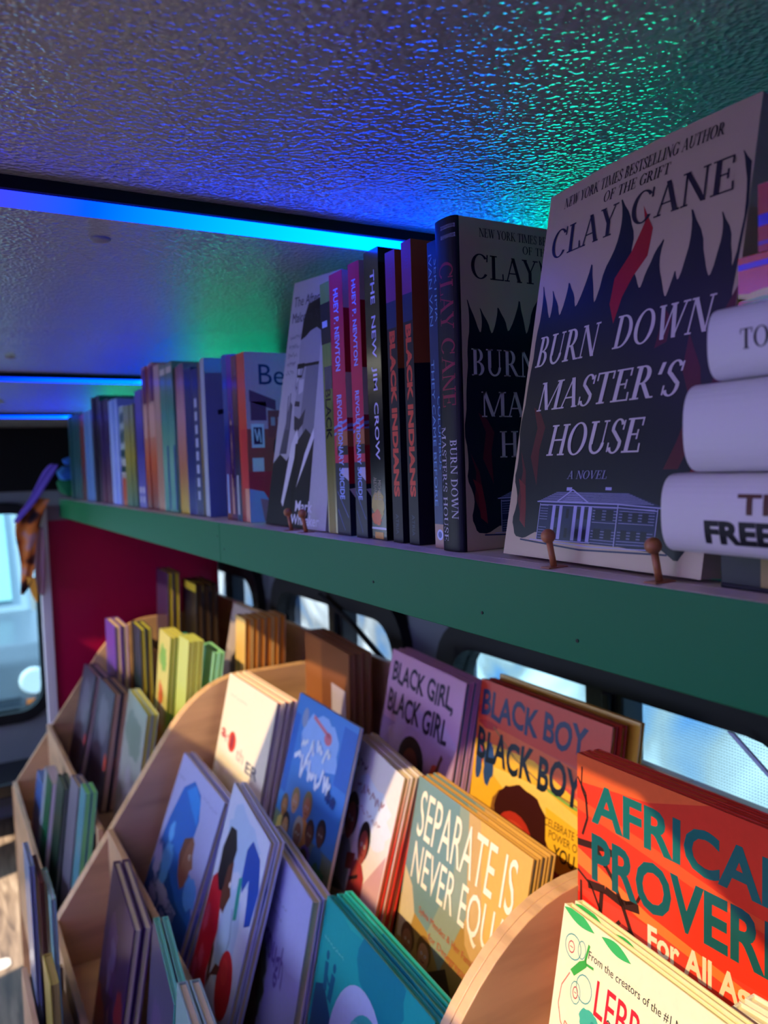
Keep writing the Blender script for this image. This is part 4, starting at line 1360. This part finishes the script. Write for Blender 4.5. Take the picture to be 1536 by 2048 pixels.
pk = [('E4D8CC', rc(0, 1, 0, 1)), ('D8DCE0', [blob(.55, .72, .4, .14, .2, seed=2)]), ('D0A0A0', [[(.62, .34), (.98, .62), (1, .1), (.86, .12)]])] + [('6A7884', [[(.02, .34), (.10, .46), (.36, .42), (.40, .26), (.1, .2)]])] + person(.22, .60, .115, 'A04A3C', '1E1614', '8A97A0', .85, 1.25) + person(.56, .55, .10, '98453C', '221816', 'A03434', .85) + [('8A3A30', stroke([(.30, .40), (.46, .44), (.54, .36)], .08)), ('2A1C20', stroke([(.42, .34), (.58, .40)], .02))]
pk_fore = []
rack(copies('the pale cover with two embracing figures and red-striped fore-edges', 3), MB, (.56, 1.079, -.421), .190, -9, 15.2, -.70, .0085, ('C02820', 'D83828', 'D83828', 'D8C8A8'), pages='F4E090', art=pk,
     text=[scribble('6A3840', (.10, .36, .86, .92), 3, 2), scribble('A07070', (.22, .80, .76, .82), 6, 3), scribble('B08888', (.3, .8, .68, .71), 8, 4)])
sg = [('A88440', rc(0, 1, 0, 1)), ('D8A850', [[(.55, 1), (1, 1), (1, .45), (.7, .6)]]), ('C8A060', [[(.45, 1), (.60, 1), (.75, .55), (1, .4), (1, .3), (.62, .5)]]), ('6E8C88', [[(0, 1), (.42, 1), (.45, .7), (.30, .40), (0, .45)]]), ('8C9880', [[(.42, 1), (.5, 1), (.6, .6), (.45, .3), (.30, .40), (.45, .7)]]),
      ('C8B890', [[(.0, .58), (.10, .52), (.16, .42), (.12, .28), (.02, .26)]]), ('3A3022', [[(0, .20), (.3, .22), (.50, .34), (.66, .18), (.7, 0), (0, 0)]])] \
    + person(.13, .285, .062, '9A6A44', '6A4A2C', '3A2A20', .9) + person(.30, .30, .062, 'C08858', '7A5628', '4A3E30', .9) + person(.32, .14, .065, '8A5A38', '7A4E34', '2A241E', .9) + person(.70, .22, .07, 'A8663C', '14181C', '3A3A34', .95) + person(.58, .09, .075, '8A4A30', '100E10', '2A2A28', .9, 1.3)
sg_t = [text_item('SEPARATE IS', 'F2E6C4', (.06, .92, .745, .955), 'sans', .0), text_item('NEVER EQUAL', 'F2E6C4', (.07, .985, .52, .72), 'sans', .0), text_item("Sylvia Mendez & Her Family's Fight", 'B05A40', (.20, .86, .435, .475)), text_item('for Desegregation', 'B05A40', (.32, .74, .37, .41))]
rack(copies('the golden brown cover with tall pale capitals and family portraits', 3), MB, (.55, .884, -.4195), .258, -5.0, 12.2, -.70, .0085, ('A88440', 'C89848'), pages='BFD8B0', art=sg, text=sg_t)

# middle bin, third row ------------------------------------------------------
pb = [('A8AED8', rc(0, 1, 0, 1)), ('2468C0', [[(.02, .30), (.10, .60), (.22, .84), (.40, .93), (.58, .90), (.68, .78), (.66, .62), (.72, .52), (.86, .48), (.95, .40), (1, .36), (1, 0), (0, 0), (0, .25)]]), ('2F8ADC', [[(.30, .84), (.45, .92), (.62, .86), (.66, .74), (.5, .78)]]), ('184E9C', [[(.02, .28), (.3, .4), (.7, .3), (1, .3), (1, 0), (0, 0)]]),
      ('8A5A42', [[(.66, .68), (.72, .66), (.74, .60), (.80, .55), (.76, .52), (.76, .44), (.68, .38), (.58, .42), (.50, .52), (.52, .62)]]), ('6C4230', [[(.66, .68), (.60, .60), (.58, .46), (.50, .52), (.52, .62)]]), ('F0E8E0', [ell(.70, .575, .022, .016, 8)]), ('1A1010', [ell(.705, .575, .012, .012, 8)]),
      ('5AA8E8', [blob(.88, .44, .12, .08, .25, seed=3), blob(.30, .40, .10, .12, .25, seed=5), blob(.24, .56, .05, .06, .3, seed=6)]), ('B4B4E0', [blob(.12, .34, .08, .10, .3, seed=7), blob(.40, .24, .16, .05, .3, seed=9), blob(.2, .16, .10, .05, .3, seed=11)])]
rack(['front copy of the lavender cover with profile of girl in blue headscarf', 'second copy behind the girl in blue headscarf'], MB, (.405, 1.523, -.552), .272, -2.0, 20.2, -.835, .0095, ('A8AED8',), pages='F2EAB8', art=pb,
     text=[text_item('THE PROUDEST', 'B8B8E4', (.14, .74, .20, .27), 'sans', .02), text_item('BLUE', 'C4C4EC', (.2, .56, .10, .18), 'sans', .02), scribble('6A6AA0', (.62, .95, .90, .915), 8, 2), scribble('6A6AA0', (.05, .20, .86, .88), 4, 3)])
bl = [('C4CCE0', rc(0, 1, 0, 1)), ('A8C0DC', [blob(.5, .85, .4, .12, .2, seed=2), blob(.62, .5, .2, .2, .2, seed=3)]), ('1F48A4', [[(.62, .86), (.70, .92), (.9, .90), (1, .80), (.98, .66), (.88, .62), (.84, .70), (.78, .78), (.70, .70), (.64, .74)]]), ('2A9488', stroke([(.62, .74), (.68, .58)], .07)), ('7A8CB8', stroke([(.6, .6), (.68, .5), (.66, .42)], .02)),
      ('C0182C', [[(.02, .56), (.14, .62), (.30, .58), (.40, .44), (.36, .24), (.52, .10), (.62, 0), (0, 0)]]), ('D85070', [blob(.1, .40, .05, .06, .3, seed=3), blob(.18, .24, .06, .05, .3, seed=4), blob(.08, .16, .05, .05, .3, seed=5), blob(.26, .12, .06, .05, .3, seed=6)]), ('C4242E', [ell(.76, .34, .17, .13)]), ('D83A3C', [ell(.72, .38, .08, .05)]),
      ('5E3528', [[(.32, .76), (.42, .74), (.45, .66), (.50, .62), (.46, .58), (.42, .52), (.33, .52), (.28, .60)], [(.36, .40), (.42, .36), (.44, .26), (.60, .32), (.62, .36), (.52, .34), (.42, .20), (.38, .24)]]), ('15141E', [[(.10, .72), (.18, .84), (.32, .86), (.42, .80), (.40, .74), (.32, .70), (.30, .58), (.22, .56), (.12, .60)]]), ('F0E8E8', [ell(.435, .65, .018, .013, 8)])]
rack(['front copy of the pale cover with child in red holding a red ball', 'second copy behind the child in red with a ball'], MB, (.40, 1.21, -.505), .228, -7.2, 16.2, -.835, .009, ('C4CCE0', 'C4CCE0'), pages='EFE0A8', art=bl)
en = [('A4A8D4', rc(0, 1, 0, 1)), ('5E6A54', [blob(.20, .40, .26, .26, .1, 40, seed=2)]), ('4A4436', [blob(.14, .38, .24, .26, .1, 40, seed=3)]), ('5A3830', [[(.06, .50), (.24, .46), (.36, .34), (.36, .20), (.42, .04), (.42, 0), (0, 0), (0, .4)]]), ('7A5A48', [[(.14, .34), (.28, .38), (.40, .30), (.46, .12), (.42, .0), (.32, .06)]]), ('6A3440', [blob(.18, .56, .05, .04, .2, seed=8)])]
rack(['front copy of the lavender cover with purple brush script and child with big dark hair', 'second copy behind the purple brush script cover'], MB, (.405, 1.097, -.537), .225, -6.0, 12.0, -.835, .0125, ('C8C4C8',), pages='F4E6B0', art=en,
     text=[scribble('6A5AA0', (.16, .30, .71, .77), 2, 9), text_item('Enough', '5A4A98', (.26, .74, .54, .72), 'sans', .01, .08, 0, -.06), scribble('7A7A9A', (.3, .66, .81, .83), 8, 6), scribble('7A7A9A', (.36, .6, .75, .77), 6, 7)])
tl = [('1FA39A', rc(0, 1, .5, 1)), ('2CB4A0', [blob(.35, .85, .3, .10, .2, seed=2)]), ('14828C', [blob(.7, .7, .25, .2, .2, seed=4)]), ('1F4A68', [[(0, .36), (.10, .40), (.24, .30), (.3, 0), (0, 0)]]), ('AEB8D8', ell(.56, .24, .33, .33, 36)), ('3AA6A0', ell(.66, .22, .25, .28, 36)), ('62C0B4', [blob(.62, .40, .14, .04, .2, seed=5), blob(.82, .26, .05, .12, .2, seed=6)]),
      ('14181E', [[(.36, 0), (.42, .14), (.52, .25), (.62, .27), (.72, .22), (.80, .10), (.82, 0)]]), ('C07848', [ell(.58, .08, .12, .11)]), ('F0E4DC', [ell(.53, .085, .03, .012, 8), ell(.65, .085, .03, .012, 8)]), ('1A1010', stroke([(.48, .12), (.54, .135), (.58, .12)], .012) + stroke([(.62, .12), (.66, .135), (.70, .12)], .012) + [ell(.53, .085, .013, .012, 8), ell(.65, .085, .013, .012, 8)]),
      ('16607A', stroke([(.10, .50), (.12, .38)], .045) + stroke([(.20, .48), (.19, .36)], .05) + stroke([(.11, .46), (.16, .42), (.20, .44)], .015) + [ell(.10, .53, .02, .022, 10), ell(.20, .51, .02, .022, 10)])]
tl = [tl[0]] + remap(tl[1:], lambda u: .48 + (u - .56) * .82, lambda v: .56 + (v - .24) * .85)
rack(copies('the teal cover with pale crescent moon and girl in dark headscarf', 3), MB, (.40, .868, -.5325), .258, -2.6, 12.5, -.835, .0095, ('1A6A88', '1A8A94', '28AC9C'), pages='6ED0A8', art=tl,
     text=[scribble('8ADCC8', (.04, .26, .85, .862), 7, 8)])

# middle bin, front row ------------------------------------------------------
pu = [('3A2450', rc(0, 1, 0, 1)), ('8A2434', [blob(.2, .12, .3, .16, .2, seed=2), blob(.85, .40, .14, .2, .2, seed=3)]), ('5A3A78', [blob(.4, .6, .2, .2, .3, seed=4)]), ('7A6A9A', [blob(.42, .62, .10, .08, .4, seed=5), blob(.36, .48, .06, .10, .4, seed=6)]), ('B07A8A', [[(.52, .20), (.60, .10), (.50, .02), (.44, .12)], [(.5, .36), (.55, .28), (.5, .24), (.47, .3)]])]
rack(['front copy of the dark purple and red cover beside the tall divider', 'second copy behind the dark purple and red cover'], MB, (.235, 1.371, -.658), .228, -4, 10, -.93, .012, ('3A2450', '4A2A60'), pages='E8DCB4', art=pu)
rack(['thin book with mint green edges in the front row, foremost', 'thin book with mint green edges in the front row, against the board'], MB, (.233, 1.080, -.612), .195, -7, 6, -.93, .009, ('58C0A0', '68C8A8'), pages='8ADCC0', art=[('4A4660', rc(0, 1, 0, 1)), ('5A4A70', [blob(.5, .6, .3, .2, .2, seed=3)])])
rack(['pale yellow book at the bottom edge beside the plywood board, front copy', 'pale yellow book at the bottom edge beside the plywood board, second copy'], MB, (.213, .882, -.584), .19, -5, 5, -.93, .012, ('5A9088', '88A8A0'), pages='EFE2B0')

# far bin --------------------------------------------------------------------
rack(['dark purple book with yellow edges against the red panel, front copy', 'dark purple book with yellow edges against the red panel, second copy'], FB, (.565, 2.335, -.281), .14, -1.7, 2, -.57, .016, ('2A1C40', '38284C'), pages='D8C840')
rack(copies('the black books with yellow-topped spines near the far window', 3), FB, (.612, 2.24, -.306), .165, -3, 1, -.57, .018, ('14121A', '1C1A20'), pages='4A3A28', art=[('D8B838', rc(.0, 1, .92, 1))])
face = [('B0A098', rc(0, 1, .55, 1)), ('1C1614', [blob(.62, .42, .36, .22, .12, 30, seed=3)]), ('C8402C', [blob(.75, .22, .25, .16, .12, seed=4)]), ('8A5A44', [ell(.45, .22, .18, .14)]), ('E8C890', [ell(.36, .26, .08, .05)])]
rack(['large grey-brown book with dark hair and red patch on its cover, behind the orange-topped stack'], FB, (.63, 1.85, -.327), .172, -1, 12, -.57, .01, ('8A7A78', 'A09490'), pages='C8B8A8', art=face)
rack(copies('the small orange-topped books above the rounded divider', 6), FB, (.572, 1.668, -.320), .075, -4, 3.0, -.57, .0135, ('3A2434', '6A4A3C', 'B08A5A'), pages='F4A83C', art=[('F0C878', rc(0, 1, .0, 1)), ('5A8A48', stroke([(.3, .6), (.5, .2)], .1)), ('D8582C', blob(.5, .1, .4, .12, .2, seed=3))])
rack(['purple book with cream edges by the crimson panel, front copy', 'purple book with cream edges by the crimson panel, second copy'], FB, (.41, 2.315, -.407), .15, -1.5, 0.5, -.66, .016, ('4A2A88', '6A48A8'), pages='EBD2A4')
rack(['navy and green book with yellow top, front copy', 'navy and green book with yellow top, second copy'], FB, (.455, 2.19, -.402), .13, -3, 0.5, -.66, .014, ('1C3A40', '1E2A48'), pages='DCD850')
yg = [('C8C070', rc(0, 1, 0, 1)), ('C86A40', [blob(.4, .5, .2, .1, .3, seed=2), blob(.3, .3, .2, .08, .3, seed=5)]), ('E8E0D0', [blob(.6, .35, .2, .1, .3, seed=3)]), ('7AA850', [blob(.5, .8, .3, .1, .3, seed=4)])]
rack(copies('the speckled yellow-green books in the far bin', 3), FB, (.452, 1.865, -.368), .12, -3, 6, -.66, .010, ('8A8A40', 'C8C868'), pages='E4E06A', art=yg)
rack(['teal book in the middle of the yellow-green row of the far bin'], FB, (.487, 1.80, -.372), .095, -3, 6, -.66, .010, ('1A9088', '209890'), pages='D8E070')
rack(copies('the plain lime books beside the teal one in the far bin', 3), FB, (.447, 1.678, -.350), .083, -2, 6, -.66, .009, ('A8B850', 'C0C868'), pages='DCE078')
rack(['mint green book beside the rounded divider, front copy', 'mint green book beside the rounded divider, second copy'], FB, (.502, 1.700, -.379), .112, -4, 9, -.66, .010, ('8ACAB0', '9ADCB0'), pages='A8E89A')
gy = [('4A4858', rc(0, 1, 0, 1)), ('6A6878', [blob(.5, .7, .3, .2, .2, seed=2)]), ('3A2A38', [blob(.4, .3, .4, .2, .2, seed=3)]), ('A83A38', rc(.85, 1, .35, .45))]
rack(['dark grey thick book farthest along the third row of the far bin, front copy', 'dark grey thick book farthest along the third row of the far bin, second copy'], FB, (.345, 2.29, -.523), .165, .5, 12.2, -.80, .016, ('3A2434', '4A4658'), pages='D0B8B0', art=gy)
rack(['dark grey thick book with red mark, nearer in the third row of the far bin', 'second dark grey thick book behind the one with red mark'], FB, (.352, 2.10, -.520), .185, 0, 10, -.80, .017, ('2A2028', '4A4450', '3A3848'), pages='D8B49C', art=gy + [('C8503A', ell(.9, .4, .06, .08))])
rack(['pale grey-green cover with yellow edges, front copy', 'pale grey-green cover with yellow edges, second copy'], FB, (.375, 1.865, -.500), .225, -3, 9.8, -.80, .011, ('8A7A88', 'A8A8A0', '9CA890'), pages='E6E070', art=[('B0A8B0', [blob(.6, .3, .3, .2, .3, seed=2), blob(.5, .15, .3, .1, .3, seed=3)]), ('7A8A78', blob(.5, .75, .4, .15, .2, seed=4))])
rack(['blue book at the far end of the front row, front copy', 'blue book at the far end of the front row, second copy'], FB, (.205, 2.24, -.775), .15, 0, 8, -.95, .010, ('1A3A78', '2A68B0'), pages='9CC0E8')
rack(['dark green thick paperback with white page block'], FB, (.206, 2.06, -.708), .13, 0, 8, -.95, .024, ('0E4A30', '10603C'), hard=False, pages='E8DCE4', art=[('8A94A0', rc(0, .35, 0, 1)), ('0C5838', rc(.35, 1, 0, 1))])
rack(['dark green book with leaf pattern in the front row, front copy', 'dark green book with leaf pattern in the front row, second copy'], FB, (.215, 1.90, -.677), .10, 0, 8, -.95, .010, ('142A20', '1E3A2C'), pages='A8B8A0')
rack(['cream-edged book in the front row beside the tall divider, front copy', 'cream-edged book in the front row beside the tall divider, second copy'], FB, (.226, 1.765, -.637), .08, 2, 8, -.95, .010, ('5A5664', '7A7684'), pages='F0D8B4')
rack(['small light green book in the front row against the divider, front copy', 'small light green book in the front row against the divider, second copy'], FB, (.232, 1.672, -.625), .06, 0, 8, -.95, .010, ('4A7A88', '5A98A0'), hard=False, pages='8CE08C')
rack(['grey book in the low outer pocket at the left edge'], MB, (.0985, 1.385, -.594), .09, 0, 0, -.87, .008, ('6A7C94', '8498B0'), pages='9AA8B8')
rack(['brown book in the low outer pocket right behind the grey one'], MB, (.1095, 1.370, -.612), .10, 0, 0, -.87, .007, ('4A2018', '5A2A20'), pages='8A5A48')
rack(['pale teal book in the low outer pocket against the bin'], MB, (.1205, 1.350, -.628), .11, 0, 0, -.87, .008, ('5A9A90', '8AB8B0'), pages='C8D8D0')
rack(['mustard book in the low outer pocket, nearest of that row'], MB, (.103, 1.210, -.690), .08, 0, 0, -.87, .012, ('8A7A30', 'A89840'), pages='C8B868')

# ---------------------------------------------------------------- draped scarf and toy at the shelf end
def ribbon(path, halfw, mat, parent, name, thick=.002, side=(0.6, -.25, -.1), wave=0.0):
    bm = bmesh.new()
    rows = []
    n = len(path)
    for i, p in enumerate(path):
        hw = halfw[i]
        s = Vector(side).normalized()
        row = []
        for k in range(7):
            t = k / 6 * 2 - 1
            q = Vector(p) + s * hw * t
            q.y += wave * math.sin(t * 5 + i * 1.1)
            row.append(bm.verts.new((q.x, q.y, z(q.z))))
        rows.append(row)
    for i in range(n - 1):
        for k in range(6):
            f = bm.faces.new((rows[i][k], rows[i][k + 1], rows[i + 1][k + 1], rows[i + 1][k]))
            f.smooth = True
    o = obj(name, bm, mat, parent, Matrix.Identity(4))
    so = o.modifiers.new('thickness', 'SOLIDIFY')
    so.thickness = thick
    sb = o.modifiers.new('smooth', 'SUBSURF')
    sb.levels = sb.render_levels = 1
    return o


def cloth_mat():
    m, t, b = base('patterned_scarf_cloth', 'B0703C', 0.8, 0.1)
    tc = t.nodes.new('ShaderNodeTexCoord')
    n = t.nodes.new('ShaderNodeTexNoise')
    n.inputs['Scale'].default_value = 18
    n.inputs['Detail'].default_value = 1
    t.links.new(tc.outputs['Object'], n.inputs['Vector'])
    cr = ramp_nodes(t, n.outputs['Fac'], ['1C1420', '5A3028', 'B8642C', 'C87A40', 'B08890'], [0.36, 0.42, 0.47, 0.58, 0.66])
    t.links.new(cr.outputs[0], b.inputs['Base Color'])
    return m


sc_ = empty('draped_scarf', 'patterned orange and purple scarf hanging from the far shelf end by the white post', 'scarf', T_((.26, 2.37, z(-.1))))
ribbon([(.300, 2.30, .030), (.285, 2.30, .012), (.262, 2.31, -.03), (.240, 2.32, -.07), (.210, 2.33, -.105), (.196, 2.335, -.125)], [.010, .016, .013, .012, .010, .006], flat('6A58C8', 0.7), sc_, 'purple_hem', wave=.004)
ribbon([(.272, 2.345, -.062), (.246, 2.35, -.085), (.226, 2.35, -.13), (.222, 2.355, -.18), (.224, 2.355, -.22), (.222, 2.36, -.26), (.218, 2.36, -.295), (.204, 2.36, -.325)], [.018, .030, .034, .028, .022, .016, .014, .003], cloth_mat(), sc_, 'orange_drape', wave=.010)
ribbon([(.228, 2.35, -.275), (.232, 2.35, -.300), (.236, 2.35, -.325), (.240, 2.35, -.348)], [.012, .012, .009, .002], flat('D89A38', 0.8), sc_, 'yellow_point')
ribbon([(.262, 2.375, -.14), (.258, 2.375, -.20), (.256, 2.375, -.27), (.256, 2.375, -.335)], [.010, .014, .016, .008], flat('B08A9C', 0.8), sc_, 'pink_fold', wave=.004)
toy = empty('plush_toy', 'small blue and green plush toy sitting on the far end of the shelf', 'toy', T_((.335, 2.345, SZ)))
for nm, c, s, col in (('body', (.338, 2.350, .036), (.030, .026, .030), '1E7A50'), ('head', (.336, 2.345, .068), (.027, .024, .023), '3A86D8'), ('tail', (.352, 2.355, .104), (.026, .010, .012), '2F70D0'), ('foot', (.352, 2.336, .018), (.013, .013, .0135), '38A858')):
    bm = bmesh.new()
    bmesh.ops.create_icosphere(bm, subdivisions=3, radius=1)
    rd = random.Random(5)
    for v in bm.verts:
        k = 1 + .08 * math.sin(v.co.x * 7 + v.co.z * 5) + rd.uniform(-.02, .02)
        v.co = Vector((c[0] + v.co.x * s[0] * k, c[1] + v.co.y * s[1] * k, SZ + c[2] + v.co.z * s[2] * k))
    obj(nm, bm, flat(col, 0.85), toy, Matrix.Identity(4), smooth=True)
